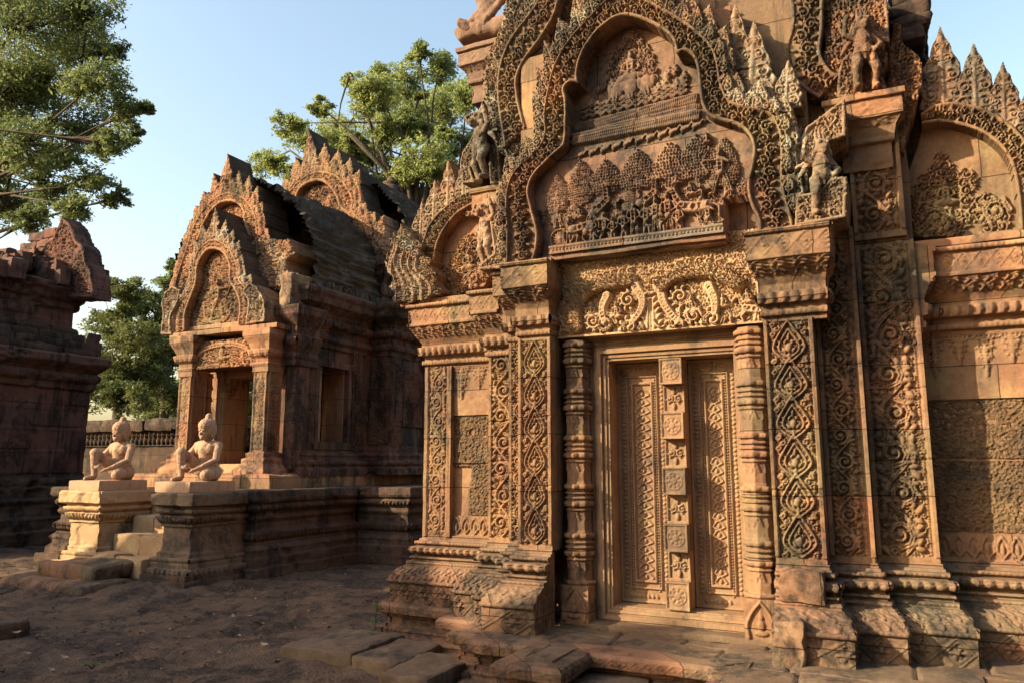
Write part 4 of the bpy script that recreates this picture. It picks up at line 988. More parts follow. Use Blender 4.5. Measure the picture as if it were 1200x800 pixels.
# ------------------------------------------------------------------ second gable, behind and above
zc = lambda l: zm(l, 520, 0, .225)
Y2 = 5.98
def half_band(px_out, px_in, Y, seed, mat, name='arch_band', thick=.5):
    o, i_ = ats(px_out, Y), ats(px_in, Y); o, i_ = chaikin(o, 2), chaikin(i_, 2); poly = np.vstack([o, i_[::-1]]); A = poly
    p = Relief(A[:, 0].min() - .02, A[:, 0].max() + .02, A[:, 1].min() - .02, A[:, 1].max() + .02, .006, seed); p.M = inpoly(p.X, p.Z, poly)
    di, do = pdist(p.X, p.Z, i_), pdist(p.X, p.Z, o); qo, _, _ = resample(o, .02); qi, _, _ = resample(i_, .02)
    mid = np.array([(a + qi[np.argmin(((qi - a) ** 2).sum(1))]) / 2 for a in qo]); wd = float(np.median((di + do)[p.M]))
    band_foliage(p, mid, wd - .06, .048); p.H = np.where((di > .035) & (do > .03), p.H, 0)
    for D in (di, do):
        t = np.clip(D / .036, 0, 1); p.H = np.maximum(p.H, np.where(t < 1, .036 * np.sqrt(np.maximum(1 - (t * 2 - 1) ** 2, 0)), 0))
    p.wear(.005); return p.build(name, mat, LIB, (0, Y, 0), thick=thick)
half_band([(642, -30), (632, 0), (622, 16), (598, 45), (585, 78), (582, 110), (588, 150), (592, 175)], [(668, -30), (657, 0), (650, 25), (626, 60), (612, 78), (606, 100), (612, 130), (618, 150)], Y2, 401, M_CARVE)
half_band([(968, -30), (966, 0), (966, 40), (961, 64), (975, 86), (985, 88)], [(924, -30), (926, 0), (929, 32), (918, 60), (930, 100), (960, 118)], Y2, 402, M_CARVE)
def field(px, Y, seed, mat, name, p_=.085, h=.04, thick=.4):
    pts = ats(px, Y); A = np.array(pts); p = Relief(A[:, 0].min(), A[:, 0].max(), A[:, 1].min(), A[:, 1].max(), .007, seed)
    wob = .025 * fbm(p.X * 9, p.Z * 9, seed, 2, seed); p.M = inpoly(p.X + wob, p.Z + wob * .7, pts); p.curls(p.M, p_, h); p.wear(.008, 4.)
    return p.build(name, mat, LIB, (0, Y, 0), thick=thick)
field([(583, 175), (572, 130), (566, 90), (575, 60), (588, 30), (600, -30), (660, -30), (640, 60), (625, 160), (600, 185)], Y2 + .06, 411, M_LICH, 'flame_crest')
field([(600, 175), (612, 120), (640, 70), (660, -30), (770, -40), (740, 40), (660, 160), (640, 260), (610, 200)], Y2 + .12, 412, M_CARVE, 'upper_tympanum')
field([(985, 118), (1036, 112), (1040, 60), (1030, -30), (966, -30), (968, 60), (930, 100), (900, 118)], Y2 + .05, 413, M_CARVE, 'flame_crest')
p = Relief(-1.7, -.28, 4.2, 6.1, .03, 9); p.wear(.01); p.build('upper_tympanum', M_PINK, LIB, (0, Y2 + .14, 0), thick=.3)
q = at(1012, 108, Y2); guardian(q[0] + .02, Y2 - .04, q[1], .44, .3, M_CARVE)
end_block(z7([(350, 290), (355, 215), (365, 180), (395, 150), (420, 190), (430, 240), (425, 292)]), Y2 - .02, 304, 1, M_CARVE)
end_block(z7([(400, 150), (385, 100), (400, 60), (440, 10), (500, -20), (508, 130), (470, 120), (440, 60), (412, 90), (420, 140)]), Y2 + .04, 305, 1)
# corbel under the right guardian, mouldings stepping in below
def corbel(cx_, w, Y0, y1, zt, seed, mat=M_CARVE):
    pr = [(0, zt - .55, None), (.0, zt - .36, None), (.03, zt - .35, 'bead'), (.03, zt - .31, None), (.05, zt - .24, 'leaf'), (.10, zt - .19, None), (.115, zt - .185, 'loz'), (.115, zt - .05, None), (.14, zt - .045, None), (.14, zt, None), (0, zt + .005, None)]
    sweep('corbel', [(cx_ - w / 2, y1), (cx_ - w / 2, Y0), (cx_ + w / 2, Y0), (cx_ + w / 2, y1)], pr, mat, LIB, lat=.8, amp=.012, wear=.008, chip=.02, seed=seed)
q = at(1012, 112, Y2); corbel(q[0] - .01, .34, Y2 + .10, 6.6, q[1], 21)
q = at(565, 218, Y2 + .1); corbel(q[0] + .15, .34, Y2 + .22, 6.6, q[1] - .02, 22)
q = at(567, 214, Y2 + .1); guardian(q[0], Y2 + .06, q[1], .52, -.6, M_LICH, True)
end_block(z5([(228, 480), (222, 430), (228, 400), (252, 360), (262, 340), (240, 325), (232, 306), (262, 290), (285, 283), (310, 300), (322, 345), (330, 480), (300, 482), (296, 400), (280, 380), (262, 410), (250, 440), (262, 478)]), Y2 + .12, 306, 1)
# third level: dark weathered corbel ends at the top corners
M_CORB = stone('weathered_dark_corbel', (.20, .12, .085), (.13, .09, .07), (.24, .15, .10), lich=.15, blk=.5)
q = at(572, 60, 6.22); corbel(q[0] + .05, .46, 6.22, 6.8, q[1] + .03, 23, M_CORB)
m = MB(); a = at(532, 55, 6.15); b = at(598, 8, 6.15); m.rough(a[0], b[0], 6.12, 6.7, a[1] + .04, b[1] - .05, .03, .03, .07, 3, 5); m.build('gable_end', M_CORB, LIB, True)
capsules([((0, 0, 0), (.05, 0, .25), .10, .09), ((.05, 0, .25), (-.05, -.05, .5), .09, .07), ((-.16, -.05, .03), (-.22, -.1, .08), .07, .05), ((-.1, -.05, .1), (.12, 0, .35), .05, .04), ((-.02, -.05, .1), (.2, 0, .35), .05, .04), ((.1, -.05, .08), (.3, 0, .33), .05, .04)], 'guardian_figure', M_CORB, LIB, .02, 2, .9, ((a[0] + b[0]) / 2 - .02, 6.2, b[1] - .12))
for k in range(7):
    q = at(1052, 52 - 14 * k, 6.5); x0 = q[0] - .05; m = MB(); m.rough(x0, x0 + .26 + .02 * (k % 2), 6.46, 7.2, q[1], q[1] + .125, .03, .03, .03, k * 5, 6); m.build('weathered_block', M_DARK, LIB, True)
field([(1040, 180), (1040, 70), (1043, 22), (1066, 56), (1080, 75), (1080, 105), (1072, 130), (1060, 180)], 6.16, 421, M_CARVE, 'leaf_finial', .07, .03, .3)
box('gable_backing', -.50, .20, 6.24, 6.6, 3.18, 4.75, M_PINK, LIB, d=.2)
box('gable_backing', .12, .52, 6.56, 7.0, 3.9, 4.72, M_PINK, LIB, d=.2)
# nave behind the gables, with its clerestory and vault
box('nave', -3.28, .06, 6.38, 11.2, 3.1, 5.2, M_PINK, LIB, d=.35)
V = [(-3.4, 5.2), (-3.2, 5.8), (-2.7, 6.5), (-2.0, 7.1), (-1.61, 7.3), (-1.2, 7.1), (-.5, 6.5), (0., 5.8), (.2, 5.2)]
m = MB(); A = np.array([[(x, y, z) for x, z in V] for y in (6.5, 11.3)]); i = np.arange(18).reshape(2, 9); m.add(A.reshape(-1, 3), np.stack([i[0, :-1], i[0, 1:], i[1, 1:], i[1, :-1]], -1)); j = [0, 8, 7, 1, 1, 7, 6, 2, 2, 6, 5, 3]
m.add(A[0], [(0, 1, 7, 8), (1, 2, 6, 7), (2, 3, 5, 6), (3, 4, 4, 5)][:3]); m.build('nave_vault', M_ROOF, LIB)

# ------------------------------------------------------------------ half gables over the side aisles
def half_gable(Y, arch_out, arch_in, foot, seed, leaves, mats, side):
    o = chaikin(ats(arch_out, Y), 2); i_ = chaikin(ats(arch_in, Y + .02), 2); poly = np.vstack([o, i_[::-1]])
    p = Relief(poly[:, 0].min() - .02, poly[:, 0].max() + .02, poly[:, 1].min() - .02, poly[:, 1].max() + .02, .006, seed); p.M = inpoly(p.X, p.Z, poly)
    di, do = pdist(p.X, p.Z, i_), pdist(p.X, p.Z, o); qo, _, _ = resample(o, .02); qi, _, _ = resample(i_, .02)
    mid = np.array([(a + qi[np.argmin(((qi - a) ** 2).sum(1))]) / 2 for a in qo]); wd = float(np.median((di + do)[p.M]))
    band_foliage(p, mid, wd - .05, .044); p.H = np.where((di > .03) & (do > .025), p.H, 0)
    for D in (di, do):
        t = np.clip(D / .032, 0, 1); p.H = np.maximum(p.H, np.where(t < 1, .03 * np.sqrt(np.maximum(1 - (t * 2 - 1) ** 2, 0)), 0))
    p.beads([tuple(v) for v in qi[::2]], .035, .011, .02)
    p.wear(.005); p.build('arch_band', mats[1], LIB, (0, Y, 0), thick=.45)
    t = np.array(ats(foot, Y + .1)); p = Relief(t[:, 0].min(), t[:, 0].max(), t[:, 1].min(), t[:, 1].max(), .006, seed + 1); p.M = inpoly(p.X, p.Z, t)
    zb = t[:, 1].min(); xc = t[:, 0].mean(); H = t[:, 1].max() - zb
    low = p.M & (p.Z < zb + H * .78 - 1.5 * np.abs(p.X - xc + side * .12))
    p.curls(low & (p.Z > zb + .06), .085, .036)
    r_person(p, xc - side * .12, zb + H * .3, .30, -side, 2, .06); p.spiral(xc + .18, zb + .2, .09, 1, 0, 1.5, .22, .045, 7); p.spiral(xc - .2, zb + .2, .09, -1, 3, 1.5, .22, .045, 7)
    p.H[p.Z < zb + .05] = .03; p.wear(.004); p.build('tympanum', mats[0], LIB, (0, Y + .12, 0), thick=.3)
    for k, (tip, ft, w) in enumerate(leaves): finial(LIB, tip, ft, w, Y + .06, seed + 10 + k, mats[2], .2, .05)
YR = 6.26
half_gable(YR, z7([(596, 335), (640, 305), (720, 300), (800, 325), (870, 370), (930, 440), (975, 520), (990, 600), (990, 700)]), z7([(600, 372), (660, 362), (740, 380), (800, 410), (840, 450), (865, 500), (880, 600), (885, 690)]),
           z7([(540, 695), (540, 560), (590, 420), (600, 372), (660, 362), (740, 380), (800, 410), (840, 450), (865, 500), (880, 600), (890, 690)]), 501,
           [((1101, 34), (1105, 124), 58), ((1140, 53), (1142, 132), 54), ((1174, 75), (1176, 146), 48), ((1206, 100), (1204, 160), 42)], (M_PINK, M_CARVE, M_LICH), 1)
YLH = 6.26
half_gable(YLH, z5([(120, 760), (120, 665), (128, 610), (150, 570), (190, 532), (235, 500), (270, 492)]), z5([(150, 760), (158, 690), (165, 645), (185, 600), (215, 562), (250, 540), (280, 530)]),
           z5([(150, 770), (158, 690), (165, 645), (185, 600), (215, 562), (250, 540), (300, 540), (310, 700), (280, 745), (160, 785)]), 531,
           [((545, 186), (545, 250), 28), ((528, 188), (526, 256), 30), ((512, 212), (510, 264), 28), ((497, 238), (494, 282), 26), ((560, 205), (562, 250), 30)], (M_PINK, M_CARVE, M_LICH), -1)
# naga hood fanning out at the left corner
def naga(parent, px_foot, px_tip, w, Y, seed, mat=M_LICH):
    fx, fz = at(*px_foot, Y); tx, tz = at(*px_tip, Y); L = tz - fz
    p = Relief(fx - L * .55, fx + L * .62, fz, tz + .03, .006, seed); M = np.zeros_like(p.M)
    pts = [(fx - .18 * L, fz), (fx - .22 * L, fz + .3 * L), (fx - .30 * L, fz + .6 * L), (fx - .22 * L, fz + .86 * L), (tx, tz), (fx + .1 * L, fz + .9 * L), (fx + .24 * L, fz + .62 * L), (fx + .42 * L, fz + .36 * L), (fx + .5 * L, fz)]
    M |= inpoly(p.X + .03 * np.sin(p.Z * 40), p.Z + .02 * np.sin(p.X * 37), chaikin(pts, 1, True)); p.curls(M, .068, .05)
    for k in range(5):
        P_ = [(fx + .36 * L - .13 * L * k, fz + .02), (fx + .36 * L - .13 * L * k, fz + (.20 + .02 * k) * L), (fx + .12 * L - .11 * L * k, fz + (.40 + .04 * k) * L), (fx + .16 * L - .09 * L * k, fz + (.58 + .07 * k) * L)]
        p.stroke(chaikin(P_, 2), .019, .011, .06); p.spiral(P_[-1][0] - .02, P_[-1][1] + .01, .045, 1, 0, 1.4, .26, .07, 6)
    p.stroke(chaikin([(fx - .19 * L, fz + .02), (fx - .27 * L, fz + .5 * L), (fx - .14 * L, fz + .8 * L), (tx, tz - .03)], 2), .03, .02, .06)
    for k in range(7): p.leaf(fx - .24 * L + .02 * k, fz + (.45 + .07 * k) * L, .17 * L, .10 * L, 2.2 - .1 * k, .06, M, .01, False)
    p.M = M; p.wear(.004); return p.build('naga_hood', mat, parent, (0, Y, 0), thick=.28)
naga(LIB, (478, 356), (462, 268), 40, YLH - .08, 551)
box('ledge_bed', -4.36, -3.26, YLH - .05, 6.7, 3.13, 3.20, M_PINK, LIB, d=.1); box('ledge_bed', .1, 2.35, YR - .06, 6.8, 3.15, 3.21, M_PINK, LIB, d=.1)
box('half_vault', .1, 2.3, 6.5, 11.4, 3.15, 4.0, M_ROOF, LIB, d=.3); box('half_vault', -4.0, -3.3, 6.5, 11.4, 3.15, 3.7, M_ROOF, LIB, d=.3)

# ------------------------------------------------------------------ terrace the library stands on: redented plinth, floor, sunken stair
PL = [(-4.28, 11.5), (-4.28, 6.12), (-3.40, 6.12), (-3.40, 5.76), (-3.05, 5.76), (-3.05, 5.36), (-2.81, 5.36), (-2.81, 5.17), (-2.32, 5.17), (-2.32, 4.70), (-2.06, 4.70), (-2.06, 5.20), (-1.02, 5.20), (-1.02, 4.70), (-.35, 4.70), (-.35, 5.0), (.0, 5.0), (.0, 5.2), (.35, 5.2), (.35, 5.5), (2.9, 5.5), (2.9, 11.5)]
PPR = [(.17, -.12, None), (.17, .06, None), (.15, .075, None), (.11, .08, None), (.11, .105, 'bead'), (.11, .135, None), (.08, .14, None), (.08, .165, None), (.045, .17, None), (.045, .215, None), (.06, .22, 'bead'), (.06, .245, None), (.10, .25, None), (.105, .262, None), (.145, .266, 'loz2'), (.145, ZF - .02, None), (.12, ZF, None), (-.1, ZF + .004, None)]
sweep('plinth', PL, PPR, M_BASE, LIB, amp=.020, wear=.006, chip=.018, seed=11, lat=.8, dz=.007, cap=False)
p = Relief(-4.7, 2.9, 4.6, 6.5, .014, 77)
mk = inpoly(p.X, p.Z, PL[:] ); p.M = mk
rows = [4.6, 5.16, 5.62, 6.5]
for k, (a, b) in enumerate(zip(rows[:-1], rows[1:])):
    xs = np.cumsum([p.rng.uniform(.45, .75) for _ in range(14)]) - 4.75
    for x in xs: p.groove([(x, a), (x + p.rng.uniform(-.06, .06), b)], .012, .020)
    for x0_, x1_ in zip(xs[:-1], xs[1:]): m_ = (p.X > x0_) & (p.X <= x1_) & (p.Z > a) & (p.Z <= b); p.H[m_] += p.rng.uniform(-.008, .008)
    p.groove([(-4.7, a), (2.9, a)], .010, .018)
p.H += .010 * fbm(p.X * 4, p.Z * 4, 1, 4, 7)
p.build('floor_slabs', M_FLOOR, LIB, (0, 0, ZF), u=(1, 0, 0), v=(0, 1, 0), n=(0, 0, 1), thick=.05)
m = MB(); m.rough(-2.02, -1.55, 4.86, 5.17, -.1, .215, .05, .012, .03, 3); m.rough(-1.54, -1.03, 4.84, 5.17, -.1, .21, .05, .012, .03, 4); m.build('stair_tread', M_FLOOR, LIB, True)
m = MB(); m.rough(-2.4, -1.6, 4.40, 4.86, -.15, .10, .05, .015, .03, 6); m.rough(-1.59, -.7, 4.38, 4.84, -.15, .105, .05, .015, .03, 7); m.build('stair_tread', M_FLOOR, LIB, True)

# ================================================================== helpers for the farther buildings
def patch(parent, pts, Y, seed, mat, name, p_=.12, h=.05, thick=.4, res=.013, rimw=0.):
    pts = [tuple(q) for q in pts]; A = np.array(pts); p = Relief(A[:, 0].min(), A[:, 0].max(), A[:, 1].min(), A[:, 1].max(), res, seed)
    wob = .03 * fbm(p.X * 7, p.Z * 7, seed, 2, seed); p.M = inpoly(p.X + wob * .6, p.Z + wob * .4, pts); p.curls(p.M, p_, h)
    if rimw:
        D = pdist(p.X, p.Z, pts + pts[:1]); t = np.clip(D / rimw, 0, 1); p.H = np.maximum(p.H, h * np.sqrt(np.maximum(1 - (t * 2 - 1) ** 2, 0)) * (t < 1))
    p.wear(.01, 5.); return p.build(name, mat, parent, (0, Y, 0), thick=thick)
def strip_x(parent, X, y0, y1, z0, z1, seed, mat, kind='scroll', name='pilaster', thick=.15, res=.012):
    """a carved strip on a wall that faces +X"""
    p = Relief(y0, y1, z0, z1, res, seed)
    if kind == 'scroll': p.scroll_band(y0 + .03, y1 - .03, z0 + .04, z1 - .02, .03)
    else: p.curls(np.ones_like(p.M), .11, .03)
    for a, b in ((y0, y0 + .03), (y1 - .03, y1)): p.H[(p.X >= a) & (p.X <= b)] = .03
    p.wear(.006); return p.build(name, mat, parent, (X, 0, 0), u=(0, 1, 0), n=(1, 0, 0), thick=thick)
def courses_x(parent, X, y0, y1, z0, z1, seed, mat, name='wall', thick=.3, bh=.42, res=.02):
    """coursed masonry facing +X, joints cut, blocks a little uneven"""
    p = Relief(y0, y1, z0, z1, res, seed); z = z0; k = 0
    while z < z1:
        x = y0 - p.rng.uniform(0, .8)
        while x < y1:
            w = p.rng.uniform(.5, 1.1); m = (p.X >= x) & (p.X < x + w) & (p.Z >= z) & (p.Z < z + bh); p.H[m] += p.rng.uniform(-.018, .012)
            p.groove([(x, z), (x, z + bh)], .016, .02); x += w
        p.groove([(y0, z), (y1, z)], .016, .02); z += bh * p.rng.uniform(.85, 1.1)
    p.wear(.012, 3.); return p.build(name, mat, parent, (X, 0, 0), u=(0, 1, 0), n=(1, 0, 0), thick=thick)

# ================================================================== STONE TERRACE of the hall
ZT = 1.22
TER = thing('stone_terrace', 'long stained, shade-darkened stone terrace with carved mouldings carrying the open-doored hall', 'terrace', (-9.5, 12, 0))
TP = [(.20, -.1, None), (.20, .14, None), (.12, .15, None), (.12, .27, None), (.08, .30, None), (.08, .36, 'bead'), (.07, .41, None), (.02, .47, None), (.0, .50, 'petal'), (.04, .58, 'petal'), (.02, .64, None), (-.04, .68, None), (-.04, .76, None),
      (.0, .80, 'bead'), (.0, .85, None), (-.02, .88, None), (.04, .93, 'petal'), (.06, 1.0, None), (.03, 1.03, None), (.08, 1.06, None), (.10, 1.10, None), (.10, ZT - .02, None), (.08, ZT, None), (-.05, ZT + .004, None)]
TPATH = [(-12.8, 20), (-12.8, 8.42), (-8.32, 8.42), (-8.32, 10.75), (-7.28, 10.75), (-7.28, 20)]
sweep('terrace_moulding', TPATH, TP, M_DARK, TER, ds=.016, dz=.011, amp=.035, wear=.014, chip=.035, seed=31, cap=False)
m = MB(); m.rough(-12.75, -8.36, 8.46, 20, .9, ZT - .006, .25, .012, .02, 5, 3); m.rough(-8.5, -7.32, 10.79, 20, .9, ZT - .008, .25, .012, .02, 6, 3); m.build('terrace_top', M_DARK, TER, True)

# ================================================================== PEDESTALS, STATUES, STAIR
PP = [(.14, 0, None), (.14, .10, None), (.10, .105, None), (.10, .13, 'petal'), (.11, .23, None), (.05, .235, None), (.05, .29, None), (.035, .30, 'bead'), (.045, .36, None), (-.01, .365, None), (-.01, .42, None), (-.045, .44, None), (-.06, .50, None), (-.06, .76, None), (-.035, .765, None), (-.035, .80, None),
      (-.03, .805, 'petal'), (.015, .90, None), (-.02, .905, None), (-.02, .93, None), (.02, .935, 'bead'), (.03, .99, None), (-.005, .995, None), (-.005, 1.02, None), (.055, 1.04, None), (.07, 1.05, None), (.07, 1.19, None), (.055, 1.215, None), (-.1, 1.22, None)]
def pedestal(x0, x1, y0, y1, mat, label, seed, chip):
    t = thing('statue_pedestal', label, 'pedestal', ((x0 + x1) / 2, (y0 + y1) / 2, 0), 'moulded stone pedestals beside the stair')
    P = [(x0, y0), (x1, y0), (x1, y1), (x0, y1)]
    sweep('moulded_body', P, PP, mat, t, ds=.012, dz=.008, closed=True, amp=.03, wear=.012, chip=chip, seed=seed)
    m = MB(); m.rough(x0 + .07, x1 - .07, y0 + .07, y1 - .03, .4, 1.224, .08, .008, .03, seed, 4); m.build('pedestal_top', mat, t, True)
    m = MB(); m.rough(x0 - .22, x1 + .20, y0 - .24, y1, -.1, .10, .06, .025, .04, seed, 4); m.rough(x0 - .14, x1 + .14, y0 - .16, y1, .05, .17, .06, .015, .03, seed + 4, 4); m.build('foot_course', M_DARK if mat is M_PEDD else M_BASE, t, True)
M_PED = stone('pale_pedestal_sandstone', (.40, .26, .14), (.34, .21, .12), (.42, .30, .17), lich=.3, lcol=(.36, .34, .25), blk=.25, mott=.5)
M_PEDD = stone('shade_toned_pedestal_sandstone', (.17, .11, .075), (.12, .085, .06), (.20, .14, .09), lich=.35, lcol=(.20, .20, .14), blk=.5, bump=.8)  # darker copy of the pedestal stone, shade put into its colour
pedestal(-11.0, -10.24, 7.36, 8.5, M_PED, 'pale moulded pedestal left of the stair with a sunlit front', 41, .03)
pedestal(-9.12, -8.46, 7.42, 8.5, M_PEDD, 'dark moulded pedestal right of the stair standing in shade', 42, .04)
ST = [((0, .12, .17), (0, .08, .34), .150, .135), ((0, .08, .34), (0, .05, .50), .135, .145), ((.09, .03, .50), (.09, .05, .54), .105, .095), ((-.09, .03, .50), (-.09, .05, .54), .105, .095), ((.12, .06, .575), (.205, .07, .555), .07, .068), ((-.12, .06, .575), (-.205, .07, .555), .07, .068),
      ((0, .06, .58), (0, .035, .68), .070, .062), ((0, .02, .78), (0, .01, .80), .112, .112), ((0, -.035, .715), (0, -.03, .74), .078, .088), ((0, -.10, .755), (0, -.125, .742), .016, .022), ((-.035, -.098, .705), (.035, -.098, .705), .016, .016), ((0, -.09, .675), (0, -.088, .672), .03, .03),
      ((-.05, -.098, .795), (-.02, -.106, .795), .014, .014), ((.05, -.098, .795), (.02, -.106, .795), .014, .014), ((.115, .02, .76), (.118, .025, .70), .022, .026), ((-.115, .02, .76), (-.118, .025, .70), .022, .026),
      ((0, .045, .80), (0, .04, .875), .142, .130), ((0, -.02, .865), (0, -.01, .87), .115, .11), ((0, .06, .72), (0, .05, .80), .10, .13), ((0, .045, 1.0), (0, .045, 1.015), .058, .054),
      ((.10, .13, .13), (.25, -.24, .095), .115, .088), ((.25, -.24, .09), (.14, .05, .065), .075, .055), ((.14, .05, .06), (.06, .16, .05), .05, .04),
      ((-.10, .10, .15), (-.19, -.30, .45), .108, .078), ((-.19, -.30, .45), (-.14, -.32, .08), .072, .048), ((-.15, -.33, .05), (-.15, -.48, .035), .046, .034),
      ((.205, .07, .55), (.255, -.04, .33), .066, .052), ((.255, -.04, .33), (.12, -.27, .19), .050, .036), ((-.205, .07, .55), (-.26, -.08, .38), .066, .052), ((-.26, -.08, .38), (-.12, -.26, .25), .050, .036),
      ((0, .17, .12), (0, .20, .08), .15, .11), ((.08, .0, .19), (-.08, .0, .19), .10, .10)]
for k in range(14):                                                                      # hip cloth edge, hair band, collar
    a0, a1 = k * math.pi / 7, (k + 1) * math.pi / 7
    for rx, ry, cy, z, rr in ((.150, .135, .095, .255, .017), (.105, .095, .045, .575, .014)):
        ST.append(((rx * math.cos(a0), cy + ry * math.sin(a0), z - (.03 * math.sin(a0) * -1 if rr == .014 else 0)), (rx * math.cos(a1), cy + ry * math.sin(a1), z - (.03 * math.sin(a1) * -1 if rr == .014 else 0)), rr, rr))
for sx, hx, hy, hz in ((1, .12, -.27, .19), (-1, -.12, -.26, .25)):                      # palms and five fingers laid over the shin
    ST.append(((hx, hy, hz), (hx - sx * .05, hy - .05, hz - .02), .034, .030))
    for k in range(4): ST.append(((hx - sx * (.05 - .012 * k), hy - .055 - .012 * k, hz - .02), (hx - sx * (.10 - .012 * k), hy - .075 - .018 * k, hz - .055), .013, .010))
    ST.append(((hx - sx * .02, hy - .0, hz + .02), (hx - sx * .075, hy - .01, hz - .005), .014, .011))
def statue():
    t = thing('kneeling_statue', 'tan stone statue of a kneeling guardian with topknot on the dark shaded pedestal', 'statue', (-8.86, 7.92, 1.222), 'kneeling guardian statues flanking the stair')
    capsules([(a, b, p * 1, q * 1) for a, b, p, q in ST], 'kneeling_body', M_STAT, t, .008, 1, .90, (-8.86, 7.92, 1.222 + .135), .12, .006)
    m = MB(); m.rough(-8.86 - .34, -8.86 + .34, 7.92 - .52, 7.92 + .28, 1.215, 1.222 + .14, .05, .004, .012, 3); m.build('base_slab', M_STAT, t, True)
    return t
def copy_tree(o, parent=None):
    c = o.copy(); COL.objects.link(c)
    if parent: c.parent = parent
    for ch in list(o.children): copy_tree(ch, c)
    return c
s1 = statue(); s2 = copy_tree(s1); s2.location = (-10.62, 7.86, 1.222)
s2['label'] = 'tan stone statue of a kneeling guardian with topknot on the pale sunlit pedestal'
STA = thing('stone_stair', 'worn stone stair climbing between the two statue pedestals', 'stairs', (-9.7, 7.5, 0))
for k, (y, z) in enumerate(((7.28, .36), (7.58, .62), (7.88, .86), (8.18, 1.06))):
    m = MB(); xm = -9.75 + .1 * (k % 2); m.rough(-10.22, xm - .01, y, y + .5, z - .34, z, .05, .02, .035, 50 + k, 4); m.rough(xm + .01, -9.16, y - .02, y + .5, z - .34, z - .01, .05, .02, .035, 60 + k, 4); m.build('step', M_PED if k else M_PED, STA, True)
m = MB(); m.rough(-10.55, -9.32, 6.72, 7.36, .08, .30, .05, .03, .06, 71, 3); m.build('moonstone_step', M_BASE, STA, True)
m = MB(); m.rough(-10.9, -9.15, 6.42, 7.3, -.14, .12, .05, .04, .06, 72, 3); m.build('moonstone_step', M_BASE, STA, True)

# ================================================================== THE HALL WITH THE OPEN DOOR
HALL = thing('stone_hall', 'carved sandstone hall with two stepped gables, an open porch door and a mossy vaulted roof', 'temple', (-10.4, 12, 0))
box('floor_tier', -11.9, -8.75, 9.1, 19, ZT - .1, 1.44, M_HALL, HALL, amp=.02, d=.1, bev=.03)
HB = [(.22, 1.40, None), (.22, 1.52, None), (.16, 1.56, 'petal'), (.17, 1.64, None), (.08, 1.67, None), (.08, 1.72, 'bead'), (.09, 1.77, None), (.03, 1.80, None), (.02, 1.93, None), (-.02, 1.95, None)]
HC = [(0, 3.60, None), (.03, 3.62, None), (.03, 3.70, None), (.08, 3.73, 'bead'), (.08, 3.82, None), (.04, 3.84, None), (.05, 3.93, None), (.12, 3.96, 'petal'), (.15, 4.08, None), (.10, 4.10, None), (.12, 4.20, None), (.24, 4.30, None), (.27, 4.32, None), (.27, 4.44, 'petal'), (.30, 4.56, None), (.28, 4.60, None), (-.1, 4.62, None)]
HR = [(-9.10, 10.0), (-8.95, 10.0), (-8.95, 11.85), (-8.5, 11.85), (-8.5, 18)]
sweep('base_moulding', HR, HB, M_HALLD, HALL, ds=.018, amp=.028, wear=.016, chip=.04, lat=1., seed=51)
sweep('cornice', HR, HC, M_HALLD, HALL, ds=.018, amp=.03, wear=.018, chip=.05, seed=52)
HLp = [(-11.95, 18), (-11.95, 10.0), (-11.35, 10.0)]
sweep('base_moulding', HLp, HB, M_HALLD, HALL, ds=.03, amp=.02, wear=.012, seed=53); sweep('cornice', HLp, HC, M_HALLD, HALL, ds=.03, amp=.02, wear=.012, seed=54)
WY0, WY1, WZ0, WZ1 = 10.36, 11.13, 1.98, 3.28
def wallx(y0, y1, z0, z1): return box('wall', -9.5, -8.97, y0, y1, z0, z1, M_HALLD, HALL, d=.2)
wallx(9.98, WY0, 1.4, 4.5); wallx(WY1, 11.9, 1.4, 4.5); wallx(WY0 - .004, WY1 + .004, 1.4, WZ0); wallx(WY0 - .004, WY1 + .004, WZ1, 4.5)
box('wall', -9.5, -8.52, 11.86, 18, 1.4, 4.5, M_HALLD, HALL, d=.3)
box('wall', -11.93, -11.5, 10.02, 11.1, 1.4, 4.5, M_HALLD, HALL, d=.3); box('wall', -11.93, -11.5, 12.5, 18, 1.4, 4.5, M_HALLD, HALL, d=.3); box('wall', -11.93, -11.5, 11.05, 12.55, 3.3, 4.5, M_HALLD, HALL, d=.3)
box('wall', -11.9, -8.6, 15.5, 16, 1.4, 4.5, M_HALLD, HALL, d=.4); box('ceiling', -11.9, -8.9, 10.05, 17.5, 3.9, 4.3, M_HALLD, HALL, d=.4)
# window frame, porch-side pilasters and the block courses of the shaded side
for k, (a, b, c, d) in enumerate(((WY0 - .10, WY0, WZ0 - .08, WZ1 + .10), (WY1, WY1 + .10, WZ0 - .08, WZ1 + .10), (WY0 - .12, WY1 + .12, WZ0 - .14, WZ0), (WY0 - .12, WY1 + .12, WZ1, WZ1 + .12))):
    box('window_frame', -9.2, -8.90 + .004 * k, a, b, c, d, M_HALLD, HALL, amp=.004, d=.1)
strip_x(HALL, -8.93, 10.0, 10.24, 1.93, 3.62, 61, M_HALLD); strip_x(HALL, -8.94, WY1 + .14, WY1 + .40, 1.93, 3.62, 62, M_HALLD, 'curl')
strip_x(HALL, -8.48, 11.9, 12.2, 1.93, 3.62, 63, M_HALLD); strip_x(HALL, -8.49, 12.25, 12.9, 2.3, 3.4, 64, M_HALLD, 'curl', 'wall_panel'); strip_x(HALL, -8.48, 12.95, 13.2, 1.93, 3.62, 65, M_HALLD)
courses_x(HALL, -8.95, WY1 + .12, 11.85, 1.93, 3.62, 66, M_HALLD, thick=.1); courses_x(HALL, -8.51, 11.86, 16, 1.93, 3.62, 67, M_HALLD, thick=.1)
